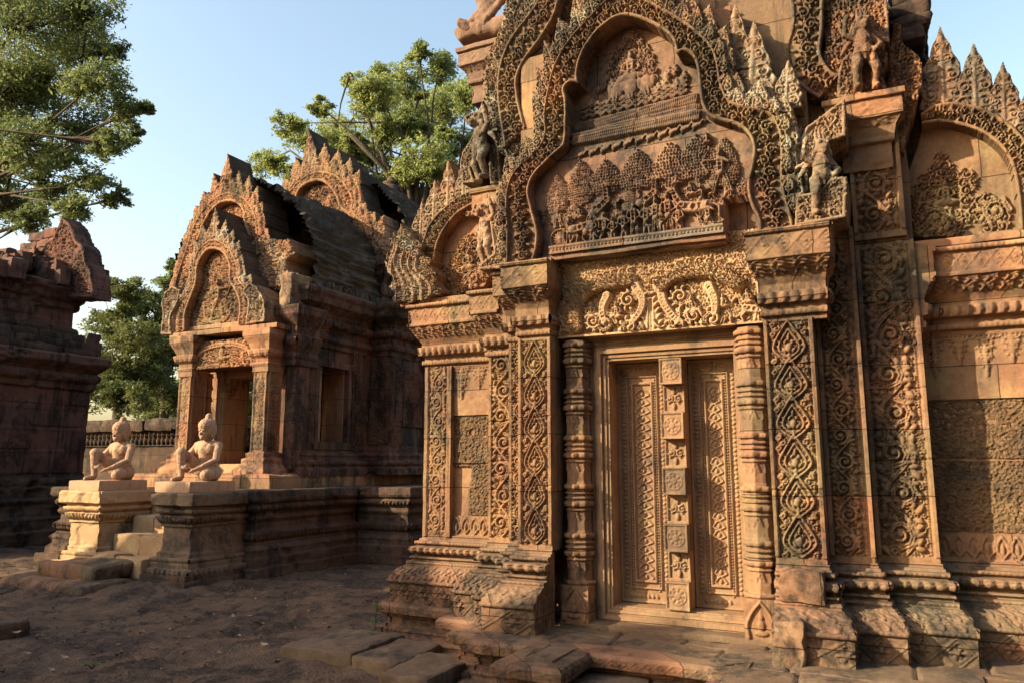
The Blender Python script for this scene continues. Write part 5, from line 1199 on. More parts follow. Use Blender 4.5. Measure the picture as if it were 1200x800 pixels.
patch(HALL, [(-8.96, 1.95), (-8.52, 1.95), (-8.52, 3.6), (-8.96, 3.6)], 11.83, 68, M_HALLD, 'wall_panel', .12, .03, .2)
box('window_jamb', -9.48, -9.0, WY1 - .03, WY1 + .03, WZ0 - .02, WZ1 + .02, M_PINK, HALL, amp=.004, d=.1)  # lighter stone on the far jamb stands in for sunlight on it
# front wall with the doorway
box('wall', -11.9, -10.80, 10.04, 10.5, 1.4, 4.4, M_HALL, HALL, d=.2); box('wall', -9.72, -8.98, 10.03, 10.5, 1.4, 4.4, M_HALL, HALL, d=.2); box('wall', -10.82, -9.70, 10.04, 10.5, 3.15, 4.4, M_HALL, HALL, d=.2)
for k, (a, b, c, d) in enumerate(((-10.94, -10.74, 1.5, 3.2), (-9.80, -9.62, 1.5, 3.2), (-10.96, -9.6, 3.12, 3.28))):
    box('door_frame', a, b, 9.96 - .005 * k, 10.55, c, d, M_HALL, HALL, amp=.004, d=.1)
box('door_sill', -10.9, -9.6, 9.75, 10.4, 1.42, 1.60, M_PED, HALL, amp=.01, d=.1)
box('inner_door_frame', -10.98, -10.62, 11.0, 11.3, 1.4, 3.2, M_HALL, HALL, d=.2)
# porch columns with flared feet and capitals
def column(x0, x1, y0, y1, seed):
    p = Relief(x0, x1, 1.8, 3.12, .012, seed); p.curls((p.X > x0 + .05) & (p.X < x1 - .05), .085, .022)
    for a, b in ((x0, x0 + .035), (x1 - .035, x1)): p.H[(p.X >= a) & (p.X <= b)] = .022
    p.wear(.004); p.build('column', M_HALL, HALL, (0, y0, 0), thick=y1 - y0)
    strip_x(HALL, x1 + .0, y0 + .02, y1 - .01, 1.8, 3.12, seed + 1, M_HALL, 'curl', 'column', .05)
    P = [(x0, y0), (x1, y0), (x1, y1), (x0, y1)]
    sweep('column_foot', P, [(.20, 1.42, None), (.20, 1.50, None), (.10, 1.60, None), (.10, 1.63, 'bead'), (.10, 1.68, None), (.05, 1.70, None), (.06, 1.77, None), (.02, 1.79, None), (0, 1.82, None)], M_HALL, HALL, ds=.02, closed=True, amp=.02, wear=.008, seed=seed)
    sweep('capital', P, [(0, 3.08, None), (.03, 3.10, None), (.03, 3.18, 'bead'), (.05, 3.24, None), (.02, 3.26, None), (.03, 3.32, None), (.08, 3.36, 'petal'), (.10, 3.46, None), (.06, 3.48, None), (.10, 3.58, None), (.15, 3.66, None), (.16, 3.68, None), (.16, 3.80, None), (-.1, 3.81, None)], M_HALL, HALL, ds=.02, closed=True, amp=.024, wear=.008, chip=.02, seed=seed + 2)
column(-11.22, -10.94, 9.40, 9.72, 71); column(-9.47, -9.19, 9.40, 9.72, 74)
def ring_col(x, y, z0, z1, n, r, parent, mat):
    pr = [(r * 1.15, z0, None)]
    for k in range(n):
        z = z0 + (z1 - z0) * k / n; h = (z1 - z0) / n; pr += [(r * .85, z + h * .05, None), (r * .85, z + h * .6, None), (r * 1.12, z + h * .64, None), (r * 1.12, z + h * .8, None), (r * .9, z + h * .84, None), (r * 1.05, z + h * .92, None)]
    pr.append((r, z1, None)); return lathe('colonette', x, y, pr, mat, parent, 8, dz=.03)
ring_col(-11.04, 9.86, 1.5, 3.2, 8, .075, HALL, M_HALL)
p = Relief(-11.05, -9.45, 3.22, 3.70, .012, 81); p.curls(np.ones_like(p.M), .11, .05)
for s_ in (-1, 1): p.stroke(chaikin([(-10.25, 3.62), (-10.25 + s_ * .3, 3.60), (-10.25 + s_ * .6, 3.50), (-10.25 + s_ * .68, 3.28)], 2), .045, .035, .07)
r_person(p, -10.25, 3.34, .42, 1, 2, .08); p.wear(.006); p.build('lintel', M_HALL, HALL, (0, 9.46, 0), thick=.4)
box('ledge_bed', -11.5, -8.98, 9.33, 10.05, 3.80, 3.89, M_HALL, HALL, d=.12)
# corner pier beside the porch and its capital
box('pier', -9.10, -8.88, 9.72, 10.06, 1.5, 3.6, M_HALLD, HALL, d=.15)
sweep('capital', [(-9.3, 9.70), (-8.88, 9.70), (-8.88, 10.2)], [(0, 3.2, None), (.03, 3.22, None), (.03, 3.32, 'bead'), (.06, 3.4, None), (.03, 3.44, None), (.10, 3.56, 'petal'), (.12, 3.70, None), (.06, 3.74, None), (.06, 3.86, None), (.16, 4.0, None), (.2, 4.05, None), (.2, 4.2, None), (0, 4.22, None)], M_HALLD, HALL, ds=.02, amp=.025, wear=.01, chip=.03, seed=85)
# gables
c5 = lambda l: zm(l, 180, 170, .2876); c2 = lambda l: zm(l, 180, 150, .33756)
def idol(scale, foliage):
    def f(p, inner):
        p.curls(inpoly(p.X, p.Z, inner), foliage, .055)
        a = inner.min(0); b = inner.max(0); xc = (a[0] + b[0]) / 2; h = b[1] - a[1]
        r_person(p, xc, a[1] + h * .12, h * .5 * scale, 1, 1, .095)
        for s_ in (-1, 1): p.stroke(chaikin([(xc, a[1] + h * .08), (xc + s_ * .2 * h, a[1] + h * .12), (xc + s_ * .24 * h, a[1] + h * .3)], 2), .03, .02, .07)
        p.H[p.Z < a[1] + .09] = .06
    return f
YP = 9.36
gable(HALL, YP, ats(c5([(75, 770), (78, 690), (100, 640), (150, 600), (165, 545), (160, 490), (190, 415), (250, 376), (310, 408), (346, 470), (350, 540), (390, 590), (398, 650), (388, 735)]), YP),
      ats(c5([(135, 755), (138, 690), (165, 620), (187, 560), (187, 500), (215, 442), (250, 425), (290, 440), (316, 490), (313, 560), (343, 600), (358, 650), (352, 735)]), YP + .02), seed=601, side_mat=M_ROOF, res=.013, d_band=.14, thick=.7,
      crest=(0, 0), mats=(M_HALL, M_HALL, M_LICH), center=idol(1., .085), relief_h=.05, leafL=.46, leafW=.30, rim=.06, base_z=3.95, fill=.12)
patch(HALL, ats(c5([(38, 775), (48, 690), (42, 640), (55, 600), (85, 575), (120, 590), (110, 640), (80, 700), (80, 775)]), YP), YP - .02, 611, M_LICH, 'naga_hood', .10, .05, .5, .013, .05)
patch(HALL, ats(c5([(385, 735), (395, 640), (372, 600), (400, 560), (440, 580), (468, 640), (462, 722)]), YP), YP - .02, 612, M_LICH, 'naga_hood', .10, .05, .75, .013, .05)
m = MB(); m.rough(-9.12, -8.86, 9.5, 10.2, 4.2, 4.75, .04, .03, .04, 9, 5); m.build('corner_block', M_LICH, HALL, True)
YA = 9.86
gable(HALL, YA, ats(c5([(70, 640), (100, 540), (135, 430), (165, 330), (200, 268), (240, 226), (300, 190), (360, 200), (402, 242), (430, 300), (428, 350), (445, 395), (480, 440), (490, 560)]), YA),
      ats(c5([(150, 640), (160, 540), (185, 410), (215, 322), (245, 268), (290, 234), (340, 236), (372, 268), (376, 322), (396, 380), (420, 440), (430, 560)]), YA + .02), seed=621, side_mat=M_ROOF, res=.014, d_band=.14, thick=.6,
      crest=(0, 0), mats=(M_HALL, M_HALL, M_HALL), relief_h=.05, leafL=.60, leafW=.36, rim=.06, fill=.12, base_z=4.2)
patch(HALL, ats(c5([(400, 560), (410, 470), (400, 400), (440, 380), (560, 385), (575, 440), (540, 480), (560, 590), (400, 590)]), YA - .1), YA - .1, 613, M_LICH, 'naga_hood', .14, .06, .6, .014)
YB = 11.95
gable(HALL, YB, ats(c2([(420, 330), (440, 280), (456, 235), (480, 215), (500, 185), (560, 148), (630, 155), (672, 190), (702, 250), (692, 290), (742, 330), (755, 415)]), YB),
      ats(c2([(470, 330), (490, 280), (502, 250), (512, 215), (560, 187), (600, 192), (640, 240), (650, 285), (690, 312), (712, 405)]), YB + .02), seed=641, side_mat=M_ROOF, res=.016, d_band=.14, thick=.6,
      crest=(0, 0), mats=(M_HALL, M_HALL, M_HALL), relief_h=.06, leafL=.85, leafW=.46, rim=.08, fill=.15, base_z=5.3)
patch(HALL, ats(c2([(750, 440), (760, 380), (775, 330), (800, 300), (808, 350), (806, 450)]), YB - .05), YB - .05, 651, M_LICH, 'naga_hood', .12, .06, .5, .016)
patch(HALL, ats(c2([(700, 460), (690, 400), (700, 300), (760, 290), (765, 400), (800, 460)]), YB + .02), YB + .02, 652, M_HALL, 'flame_crest', .14, .06, .6, .016)
q = at(440, 305, YB); sweep('corner_pier', [(q[0] - .35, YB + .9), (q[0] - .35, YB - .06), (q[0] + .22, YB - .06), (q[0] + .22, YB + .9)], [(0, 3.9, None), (0, q[1] - .75, None), (.04, q[1] - .72, 'bead'), (.04, q[1] - .6, None), (.02, q[1] - .5, None), (.10, q[1] - .38, 'petal'), (.12, q[1] - .28, None), (.16, q[1] - .22, None), (.2, q[1] - .18, None), (.2, q[1], None), (0, q[1] + .02, None)], M_HALLD, HALL, ds=.025, amp=.02, wear=.012, chip=.03, seed=91)
box('gable_backing', -12.0, -8.95, YB + .5, YB + 1.4, 4.4, 6.2, M_ROOF, HALL, d=.25)
# mossy brick vaults
def vault(xc, hw, z0, z1, y0, y1, seed, name='vault_roof'):
    prof = chaikin([(hw, z0), (hw * 1.02, z0 + (z1 - z0) * .30), (hw * .90, z0 + (z1 - z0) * .60), (hw * .60, z0 + (z1 - z0) * .86), (hw * .18, z1), (0, z1 + .04)], 2)
    q, d, t = resample(prof, .028); P = np.vstack([q * [1, 1], (q * [-1, 1])[::-1][1:]]); N = np.vstack([np.stack([-d[:, 1], d[:, 0]], 1) * -1, (np.stack([-d[:, 1], d[:, 0]], 1) * [1, -1])[::-1][1:]])
    ar = np.concatenate([t, (2 * t[-1] - t)[::-1][1:]]); ys = np.arange(y0, y1, .03); A, Yv = np.meshgrid(ar, ys); row = np.floor(A / .105)
    col_ = np.floor((Yv + _hash(row, row * 0, row * 0, seed) * .4) / .34); rnd = _hash(row, col_, row * 0, seed + 1); fr = (A / .105) % 1
    D = .11 * (rnd - .5) + .07 * (fr - .5) * -1 + .05 * fbm(A * 2.2, Yv * 2.2, 0, 3, seed) - .03 * ((rnd > .93))
    N = N * np.where(N[:, :1] * P[:, :1] < 0, -1, 1)
    X = xc + P[None, :, 0] + D * N[None, :, 0]; Z = P[None, :, 1] + D * np.abs(N[None, :, 1]); G = np.stack([X, Yv, Z], -1)
    i = np.arange(A.size).reshape(A.shape); m = MB(); m.add(G.reshape(-1, 3), np.stack([i[:-1, :-1], i[:-1, 1:], i[1:, 1:], i[1:, :-1]], -1).reshape(-1, 4)); return m
vault(-10.55, 1.72, 4.58, 6.72, 9.95, 12.3, 3).build('vault_roof', M_ROOF, HALL, True)
vault(-10.75, 2.15, 5.6, 7.75, 12.3, 17.5, 4).build('vault_roof', M_ROOF, HALL, True)
box('clerestory', -12.4, -8.7, 12.4, 17.4, 4.5, 5.65, M_HALLD, HALL, d=.3, amp=.02)
m = MB()
for k in range(26): m.rough(-8.90 + .0, -8.74, 10.25 + k * .078, 10.25 + k * .078 + .066, 4.58, 4.72 + .02 * (k % 3), .03, .02, .03, k, 8)
m.build('eave_antefixes', M_ROOF, HALL, True)
q = at(458, 232, 14.3); lathe('roof_finial', q[0], 14.3, [(.34, q[1] - .25, None), (.34, q[1], None), (.22, q[1] + .04, None), (.30, q[1] + .12, None), (.26, q[1] + .24, None), (.17, q[1] + .28, None), (.20, q[1] + .36, None), (.10, q[1] + .42, None), (.10, q[1] + .46, None), (.02, q[1] + .52, None)], M_HALLD, HALL, 16, dz=.03)

# ================================================================== THE RUINED SHRINE at the far left, in shade
SH = thing('ruined_shrine', 'dark weathered stone shrine with a crumbling stepped gable at the left edge', 'temple', (-18.5, 9, 0))
M_SHR = stone('shade_toned_red_sandstone', (.155, .076, .056), (.11, .06, .048), (.15, .094, .07), lich=.18, lcol=(.12, .12, .095), blk=.55, bcol=(.018, .016, .014), bump=.9, brick=.4, streak=.6)  # red stone with patina, darkened further to hold the shrine's shade
SPATH = [(-20.5, 6.2), (-16.4, 6.2), (-16.4, 11.3), (-20.5, 11.3)]
sweep('base_moulding', SPATH, [(.75, -.1, None), (.75, .25, None), (.6, .28, None), (.58, .5, None), (.45, .54, None), (.42, .78, 'petal'), (.45, .88, None), (.25, .92, None), (.22, 1.1, None), (.12, 1.14, 'bead'), (.14, 1.28, None), (.02, 1.32, None), (0, 1.4, None)], M_DARK, SH, ds=.04, dz=.03, amp=.03, wear=.05, chip=.08, seed=111)
courses_x(SH, -16.4, 6.2, 11.3, 1.4, 3.3, 112, M_SHR, thick=.4, bh=.5)
sweep('cornice', SPATH, [(0, 3.2, None), (.05, 3.24, None), (.05, 3.36, 'bead'), (.12, 3.42, 'petal'), (.14, 3.56, None), (.08, 3.6, None), (.22, 3.74, None), (.28, 3.8, None), (.28, 3.95, None), (.2, 4.0, None), (-.3, 4.05, None)], M_SHR, SH, ds=.04, dz=.025, amp=.03, wear=.03, chip=.08, seed=113)
box('wall', -20.6, -16.45, 6.25, 11.25, .5, 4.0, M_SHR, SH, d=.5)
for k in range(4):
    m = MB(); y = 6.2
    while y < 11.2:
        w = .5 + .4 * _hash(np.array(y * 9), np.array(k), np.array(0), 3); m.rough(-17.4, -16.25 - .24 * k, y, min(y + float(w) - .02, 11.3), 3.95 + .19 * k, 4.15 + .19 * k, .08, .035, .05, int(y * 10) + k, 4); y += float(w)
    m.build('half_vault_course', M_DARK, SH, True)
courses_x(SH, -17.1, 6.2, 11.2, 4.6, 5.2, 114, M_SHR, thick=.3, bh=.3)
sweep('cornice', [(-20, 6.2), (-17.1, 6.2), (-17.1, 11.3), (-20, 11.3)], [(0, 5.1, None), (.05, 5.14, 'bead'), (.06, 5.26, None), (.14, 5.32, None), (.16, 5.42, None), (.26, 5.52, None), (.28, 5.66, None), (.1, 5.72, None), (-.3, 5.75, None)], M_SHR, SH, ds=.04, dz=.025, amp=.03, wear=.04, chip=.1, seed=115)
box('clerestory', -20.2, -17.15, 6.3, 11.2, 4.0, 5.7, M_SHR, SH, d=.4)
rg = random.Random(5)
m = MB(); z = 5.7; k = 0                                                 # crumbling gable, course by course
patch(SH, ats([(-30, 352), (-8, 338), (4, 330), (18, 326), (30, 318), (38, 304), (48, 298), (56, 284), (64, 279), (75, 254), (85, 264), (91, 282), (99, 290), (104, 312), (109, 322), (113, 350)], 10.95), 10.95, 119, M_SHR, 'pointed_gable', .22, .06, .4, .02, .09)
while z < 7.1:
    t = (z - 5.7) / 1.8; xa = -21.6 + 3.4 * t ** .85; xb = -16.40 - 1.35 * t ** 1.3; h = rg.uniform(.15, .24); x = xa
    while x < xb:
        w = min(rg.uniform(.35, .7), xb - x + .01); m.rough(x, x + w - .01, 11.0 + .1 * t + rg.uniform(-.03, .06), 11.5 - .15 * t + rg.uniform(-.06, .1), z, z + h - .006, .06, .03, .025, k, 5); x += w; k += 1
    z += h
m.build('stepped_gable', M_SHR, SH, True)
m = MB()
for k in range(230):                                                     # fallen roof bricks heaped behind the gable
    y = rg.uniform(6.4, 10.75); x = rg.uniform(-20, -16.95); top = 5.72 + 1.0 * max(0, 1 - abs(x + 18.5) / 1.9) * (.35 + .65 * max(0, (y - 8.6) / 2.2)); w = rg.uniform(.2, .42)
    m.rough(x, x + w, y, y + w * .8, top - .35, top + rg.uniform(-.05, .10), .09, .03, .04, k, 5, rg.uniform(-.2, .2))
m.build('fallen_roof_bricks', M_SHR, SH, True)
for z, o in ((5.62, .22), (4.02, .42), (3.2, .35)):
    m = MB(); m.rough(-16.95 + o, -16.68 + o, 11.05, 11.4, z, z + .3, .05, .03, .05, int(z * 10), 6); m.rough(-16.85 + o, -16.72 + o, 11.1, 11.4, z + .24, z + .5, .05, .03, .04, int(z * 10) + 1, 6); m.build('corner_antefix', M_SHR, SH, True)

# ================================================================== ENCLOSURE WALL behind
EW = thing('enclosure_wall', 'low stone wall toned dark for shade, with a baluster frieze behind the statues', 'wall', (-20, 15, 0))
box('wall', -27, -12.9, 15.0, 15.5, -.1, 2.1, M_DARK, EW, d=.3, amp=.02)  # sun reaches this face; the dark stone stands in for shade
p = Relief(-27, -12.9, 2.1, 2.5, .03, 5)
for k in range(80):
    x = -26.9 + k * .18
    p.blob(x, 2.22, .06, .11, .08); p.blob(x, 2.40, .05, .08, .07)
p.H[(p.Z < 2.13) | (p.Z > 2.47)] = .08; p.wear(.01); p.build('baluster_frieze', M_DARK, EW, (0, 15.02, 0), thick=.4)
m = MB(); x = -27
while x < -13: w = rg.uniform(.7, 1.3); m.rough(x, x + w - .02, 14.82, 15.6, 2.5, 2.86 + rg.uniform(-.04, .04), .12, .03, .08, int(x * 10) % 91, 3); x += w
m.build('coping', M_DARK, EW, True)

# ================================================================== HEWN BLOCKS in front of the library plinth
for k, (x0, x1, y0, y1, z, lab) in enumerate(((-4.62, -3.90, 5.02, 5.78, .15, 'large worn grey-brown block nearest the courtyard in front of the plinth'), (-3.87, -3.46, 4.98, 5.66, .15, 'squarish worn block between the largest block and the pale-edged one'),
                                              (-3.43, -3.02, 4.72, 5.40, .14, 'worn block with a pale chipped edge beside the plinth corner'), (-3.10, -2.55, 4.25, 4.68, .10, 'flat slab lying lowest at the foot of the plinth steps'))):
    m = MB(); m.rough(x0, x1, y0, y1, -.2, z, .022, .016, .020, 20 + k, 7, .02 * (-1) ** k)
    o = m.build('stone_block', M_FLOOR, None, True); tag(o, lab, 'stone block', 'hewn blocks in front of the plinth')
m = MB(); a = atZ(2, 738, .05); m.rough(a[0] - .5, a[0] + .12, a[1] - .15, a[1] + .2, -.1, .14, .04, .03, .05, 7, 4); o = m.build('stone_block', M_GROUND, None, True); tag(o, 'small dark stone lying on the ground at the left edge', 'stone block')
# weeds and fallen leaves
M_WEED = leafmat('weed_green', (.06, .11, .02), (.09, .15, .03), (.12, .17, .04), .3)
def weed(x, y, z, h, n, label, seed, flat=False):
    g = random.Random(seed); t = thing('weed', label, 'weed', (x, y, z)); st = MB(); lf = MB()
    for k in range(1 if not flat else 5):
        a = g.uniform(0, 6.28); dx, dy = math.cos(a) * h * (.1 if not flat else .9), math.sin(a) * h * (.1 if not flat else .9); hh = h if not flat else h * .35
        st.tube([(x, y, z - .02), (x + dx * .5, y + dy * .5, z + hh * .6), (x + dx, y + dy, z + hh)], [.006, .004, .002], 5)
        for q in range(n):
            f = .2 + .8 * q / n; b = g.uniform(0, 6.28) if not flat else a + g.uniform(-1, 1); L = g.uniform(.045, .075); c = np.array([x + dx * f, y + dy * f, z + hh * f]); d = np.array([math.cos(b), math.sin(b), .35]) * L; s_ = np.array([-math.sin(b), math.cos(b), 0]) * L * .32
            lf.add([c, c + d * .5 - s_, c + d + [0, 0, -.01], c + d * .5 + s_], [(0, 1, 2, 3)])
    st.build('stem', M_WEED, t); lf.build('foliage', M_WEED, t)
a = atZ(438, 746, .10); weed(a[0], a[1], .08, .30, 14, 'small upright green weed growing beside the plinth corner', 3)
a = atZ(108, 780, .0); weed(a[0], a[1], .0, .09, 5, 'low green sprig on bare ground at bottom left', 5, True)
M_DRY = stone('dry_leaf', (.36, .26, .16), (.42, .34, .24), (.30, .19, .10), lich=0, blk=0, bump=.2)
g = random.Random(9); LV = None
for k, (px, py) in enumerate(((72, 757), (150, 779), (272, 726), (290, 726), (250, 724), (335, 714), (198, 742), (220, 752), (120, 735), (310, 760), (385, 700), (255, 770), (60, 790), (345, 740), (180, 765), (405, 676), (230, 705), (30, 770), (95, 745), (140, 760), (165, 745), (310, 735), (325, 780), (280, 750), (240, 785), (190, 790), (45, 750), (360, 720), (395, 690), (415, 672), (350, 695), (300, 705), (20, 745), (75, 775), (370, 770), (340, 760), (215, 770), (265, 712), (440, 668), (380, 735))):
    x, y = atZ(px, py, .01); L = g.uniform(.05, .09)
    mb = MB(); n_ = 5; G = []
    for i_ in range(n_):
        t = i_ / (n_ - 1); wd = L * .30 * math.sin(math.pi * min(.97, max(.03, t)))
        for s_ in (-1, 0, 1): G.append((t * L - L / 2, s_ * wd, .02 + .012 * abs(s_) + .02 * (t - .5) ** 2 * 4 * .6))
    i_ = np.arange(15).reshape(5, 3); mb.add(G, np.stack([i_[:-1, :-1], i_[1:, :-1], i_[1:, 1:], i_[:-1, 1:]], -1).reshape(-1, 4)); o = mb.build('fallen_leaf', M_DRY, None, True)
    o.location = (x, y, .02); o.rotation_euler = (g.uniform(-.3, .3), g.uniform(-.3, .3), g.uniform(0, 6.28)); tag(o, 'small dry fallen leaf lying on the dark ground', 'leaf', 'dry leaves scattered on the ground')

# ================================================================== UNSEEN SHADE CASTER at left: assumed building, stepped to shade the courtyard
CASTER = thing('shade_caster_building', 'unseen stone building with stepped roofs, added beyond the left edge to shade the courtyard', 'temple', (-16.3, -5, 0))
def house(y0, y1, zw, zr, hw):
    box('wall', -16.3 - hw, -16.3 + hw, y0, y1, -.1, zw, M_SHR, CASTER, d=1.)
    m = MB(); V = [(-16.3 + s_ * w, y, z) for y in (y0 - .1, y1 + .1) for s_, w, z in ((-1, hw + .2, zw), (-1, hw * .8, zw + (zr - zw) * .6), (1, 0, zr), (1, hw * .8, zw + (zr - zw) * .6), (1, hw + .2, zw))]
    m.add(V, [(0, 1, 6, 5), (1, 2, 7, 6), (2, 3, 8, 7), (3, 4, 9, 8), (0, 4, 3, 1), (5, 6, 8, 9), (1, 3, 2, 2), (6, 7, 8, 8)]); m.build('roof', M_ROOF, CASTER)
house(-12, -7.8, 6.6, 9.4, 1.9); house(-7.8, -4.6, 5.6, 8.2, 1.7); house(-4.6, -1.8, 5.0, 7.3, 1.6); house(-1.8, .25, 3.8, 6.05, 1.4); house(.3, .95, 3.2, 5.45, 1.3); house(1.0, 1.8, 2.3, 3.6, 1.0)

# ================================================================== TREES
def tree(name, label, cat, base, clumps, lf_mat, leaf, dens, seed, trunk_top, r0=.5, group=None, twig=True, ydep=.8, elong=.42):
    """trunk and limbs to every clump; leaves gathered round the twig ends, gaps between"""
    g = np.random.default_rng(seed); t = thing(name, label, cat, base, group)
    wood = MB(); b = np.array(base, float); top = np.array(trunk_top, float)
    k1 = b + (top - b) * .5 + np.array([.15 * r0, .1 * r0, 0])
    wood.tube([b - [0, 0, .3], b + (top - b) * .12, k1, top], [r0 * 1.35, r0, r0 * .8, r0 * .6], 10)
    cents, wts, tw = [], [], []
    extra = []
    for c, R in clumps:
        q = np.array(c, float) + (top - np.array(c, float)) * g.uniform(.25, .45) + g.normal(0, .35, 3) * R
        extra.append((q, R * g.uniform(.45, .65)))
    for c, R in list(clumps) + extra:
        c = np.array(c, float); j = top + (b - top) * g.uniform(0, .22); mid = j + (c - j) * .5 + g.normal(0, .16, 3) * np.linalg.norm(c - j); mid[2] -= .06 * np.linalg.norm(c - j) * 0
        wood.tube([j, j + (mid - j) * .5, mid, mid + (c - mid) * .5 + g.normal(0, .05, 3) * R, c], [r0 * .22, r0 * .15, r0 * .10, r0 * .06, r0 * .025], 6)
        n = max(12, int(62 * min(2.4, R / leaf / 9)))
        for q in range(n):
            v = g.normal(0, 1, 3); v /= np.linalg.norm(v); v[1] *= ydep; v[2] *= .72
            e = c + v * R * g.uniform(.35, 1.0); cents.append(e); wts.append(R)
            if twig: wood.tube([mid + (c - mid) * g.uniform(.8, 1), (c + e) / 2 + g.normal(0, .08, 3) * R, e], [r0 * .035, r0 * .022, r0 * .008], 4)
    wood.build('trunk', M_BARK, t, True)
    V = []
    for e, R in zip(cents, wts):
        k = int(dens * g.uniform(.5, 1.4)); sg = R * .125
        P = e + g.normal(0, 1, (k, 3)) * [sg, sg, sg * .6]
        P[:, 2] -= .10 * (np.abs(P[:, 0] - e[0]) + np.abs(P[:, 1] - e[1]))
        a = g.uniform(0, 2 * np.pi, k); tl = g.normal(-.25, .5, k); L = leaf * g.uniform(.6, 1.25, k)
        d = np.stack([np.cos(a) * np.cos(tl), np.sin(a) * np.cos(tl), np.sin(tl)], 1); s_ = np.cross(d, g.normal(0, .6, (k, 3)) + [0, 0, 1.]); s_ /= np.linalg.norm(s_, axis=1, keepdims=True) + 1e-9
        L = L[:, None]; V.append(np.stack([P - d * L * .5, P + s_ * L * elong * .5, P + d * L * .5, P - s_ * L * elong * .5], 1))
    V = np.concatenate(V).reshape(-1, 3); mesh_np('crown', V, np.arange(len(V)).reshape(-1, 4), lf_mat, t, False); return t
def clump_px(l, Y, jit, seed):
    g = np.random.default_rng(seed); r = []
    for px, py, rp in l:
        y = Y + g.uniform(-jit, jit); x, z = at(px, py, y); r.append(((x, y, z), rp / 900. * math.hypot(x, y)))
    return r
YT = 17.
cl = clump_px([(30, 25, 70), (105, 15, 42), (-45, 70, 85), (55, 95, 60), (115, 95, 42), (150, 130, 26), (172, 128, 13), (35, 170, 42), (95, 150, 42), (130, 168, 28), (158, 160, 14), (62, 225, 26), (110, 215, 26), (135, 232, 18), (18, 240, 32), (-40, 190, 65), (5, 110, 50), (85, 50, 50), (125, 60, 25), (88, 242, 26), (38, 258, 24), (75, 185, 30), (-20, -30, 80), (70, -40, 60)], YT, 2.2, 3)
b = at(-150, 420, YT)
tree('overhanging_tree', 'big dark green tree with drooping branches overhanging from the upper left corner', 'tree', (b[0], YT, 0), cl, M_LEAFD, .165, 58, 11, (at(-110, 190, YT)[0], YT, at(-110, 190, YT)[1]), .8)
YT = 42.
cl = clump_px([(460, 140, 48), (520, 120, 45), (400, 165, 36), (500, 185, 40), (440, 100, 30), (470, 100, 36), (515, 78, 30), (548, 110, 30), (430, 118, 30), (395, 150, 30), (352, 160, 26), (322, 190, 20), (465, 150, 36), (505, 135, 34), (548, 165, 28), (435, 185, 30), (475, 205, 26), (345, 205, 20), (520, 195, 26), (412, 205, 22), (375, 185, 24), (490, 60, 18), (445, 85, 20), (375, 125, 18), (410, 95, 14), (310, 190, 24), (338, 145, 22), (455, 225, 20)], YT, 5, 5)
q = at(488, 225, YT); b = at(494, 330, YT)
tree('spreading_tree', 'tall sunlit yellow-green tree with open branches rising behind the hall', 'tree', (b[0], YT, 0), cl, M_LEAFY, .27, 62, 12, (q[0], YT, q[1]), .95)
YT = 30.
for k, (l, mat, lab, bx) in enumerate((([(150, 345, 26), (128, 380, 28), (160, 395, 30), (118, 335, 18), (140, 430, 32), (120, 460, 30), (150, 465, 30), (112, 410, 24), (165, 440, 26)], M_LEAFM, 'olive green bushy tree behind the wall beside the ruined shrine', 135),
                                       ([(195, 335, 22), (182, 370, 28), (200, 415, 30), (172, 440, 28), (195, 465, 34), (205, 310, 12), (165, 355, 20), (180, 405, 28), (215, 370, 26)], M_LEAFD, 'dark bushy tree behind the wall touching the hall porch', 190),
                                       ([(280, 430, 30), (292, 470, 28), (262, 465, 26), (310, 450, 30), (285, 490, 24), (240, 440, 26)], M_LEAFM, 'pale green shrubby tree glimpsed through the open hall door', 285))):
    b = at(bx, 500, YT + 3 * k); tree('bushy_tree', lab, 'tree', (b[0], YT + 3 * k, 0), clump_px(l, YT + 3 * k, 2, 20 + k), mat, .23, 80, 30 + k, (b[0], YT + 3 * k, at(bx, 420, YT + 3 * k)[1]), .35, 'bushy trees behind the enclosure wall')
g = np.random.default_rng(4); cl = []
for k in range(44): cl.append(((-78 + k * 1.6 + g.uniform(-1, 1), 62 + g.uniform(-4, 4), g.uniform(1.5, 9)), g.uniform(2.6, 4.0)))
V = []
for c, R in cl:
    n = 1500; v = g.normal(0, 1, (n, 3)); v /= np.linalg.norm(v, axis=1, keepdims=True); P = np.array(c) + v * R * g.uniform(.6, 1.05, (n, 1)); a = g.uniform(0, 6.28, n); d = np.stack([np.cos(a), np.sin(a), g.normal(0, .4, n)], 1) * .3; s_ = np.stack([-np.sin(a), np.cos(a), g.normal(0, .4, n)], 1) * .15
    V.append(np.stack([P - d, P + s_, P + d, P - s_], 1))
V = np.concatenate(V).reshape(-1, 3); o = mesh_np('far_woodland', V, np.arange(len(V)).reshape(-1, 4), M_LEAFM, None, False); tag(o, 'hazy belt of woodland far behind the temple', 'woodland', kind='stuff')

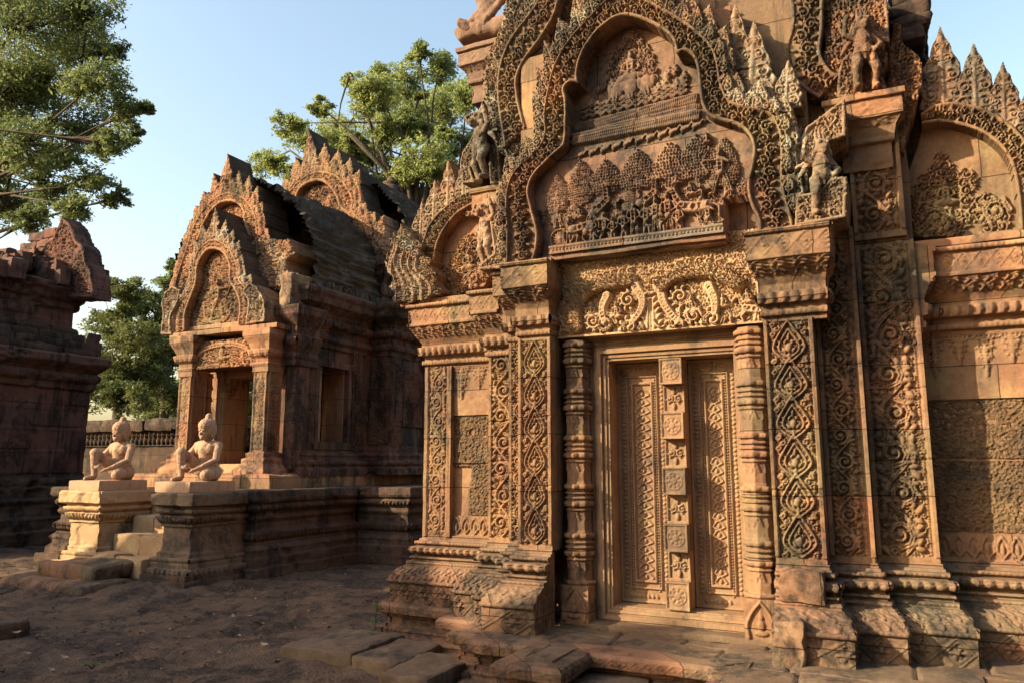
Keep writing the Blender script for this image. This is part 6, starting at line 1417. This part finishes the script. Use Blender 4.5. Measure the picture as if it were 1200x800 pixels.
# unseen forest belt added to cut sky light, left open toward the sun
g = np.random.default_rng(14); V = []
for k in range(150):
    a = math.radians(g.uniform(-62, 200) - 20) ; a = -a
    if 160 < math.degrees(a) % 360 < 253: continue
    R = g.uniform(19, 27); h = g.uniform(2, 15); c0 = np.array([math.cos(a) * R, math.sin(a) * R - 1, h])
    if c0[1] > 2 and c0[0] < 9: continue
    n = 260; v = g.normal(0, 1, (n, 3)); v /= np.linalg.norm(v, axis=1, keepdims=True); P = c0 + v * 2.6 * g.uniform(.5, 1.05, (n, 1)); b_ = g.uniform(0, 6.28, n); dd = np.stack([np.cos(b_), np.sin(b_), g.normal(0, .5, n)], 1) * .5; s_ = np.stack([-np.sin(b_), np.cos(b_), g.normal(0, .5, n)], 1) * .32
    V.append(np.stack([P - dd, P + s_, P + dd, P - s_], 1))
V = np.concatenate(V).reshape(-1, 3); o = mesh_np('sky_blocking_forest', V, np.arange(len(V)).reshape(-1, 4), M_LEAFD, None, False); tag(o, 'unseen forest belt added round the court to block sky light', 'forest', kind='stuff')

# grit and small stones on the court
g = np.random.default_rng(31); n = 900; X = g.uniform(-11.5, -2.6, n); Y = g.uniform(3.2, 8.6, n); R = .006 + .022 * g.random(n) ** 3
keep = ~((X > -4.6) & (Y > 4.6)) & ~((X < -8.2) & (Y > 6.5)); X, Y, R = X[keep], Y[keep], R[keep]; n = len(X)
O = np.array([(1, 0, 0), (0, 1, 0), (-1, 0, 0), (0, -1, 0), (0, 0, .8), (0, 0, -.8)])[None] * R[:, None, None] * g.uniform(.6, 1.4, (n, 6, 1)); O += np.stack([X, Y, 0 * X + .012], 1)[:, None]
T = np.array([(0, 1, 4), (1, 2, 4), (2, 3, 4), (3, 0, 4), (1, 0, 5), (2, 1, 5), (3, 2, 5), (0, 3, 5)])[None] + 6 * np.arange(n)[:, None, None]
o = mesh_np('gravel', O.reshape(-1, 3), np.zeros((0, 4), int), M_FLOOR, None, False, T.reshape(-1, 3)); tag(o, 'loose grit and small stones on the courtyard ground', 'gravel', kind='stuff')
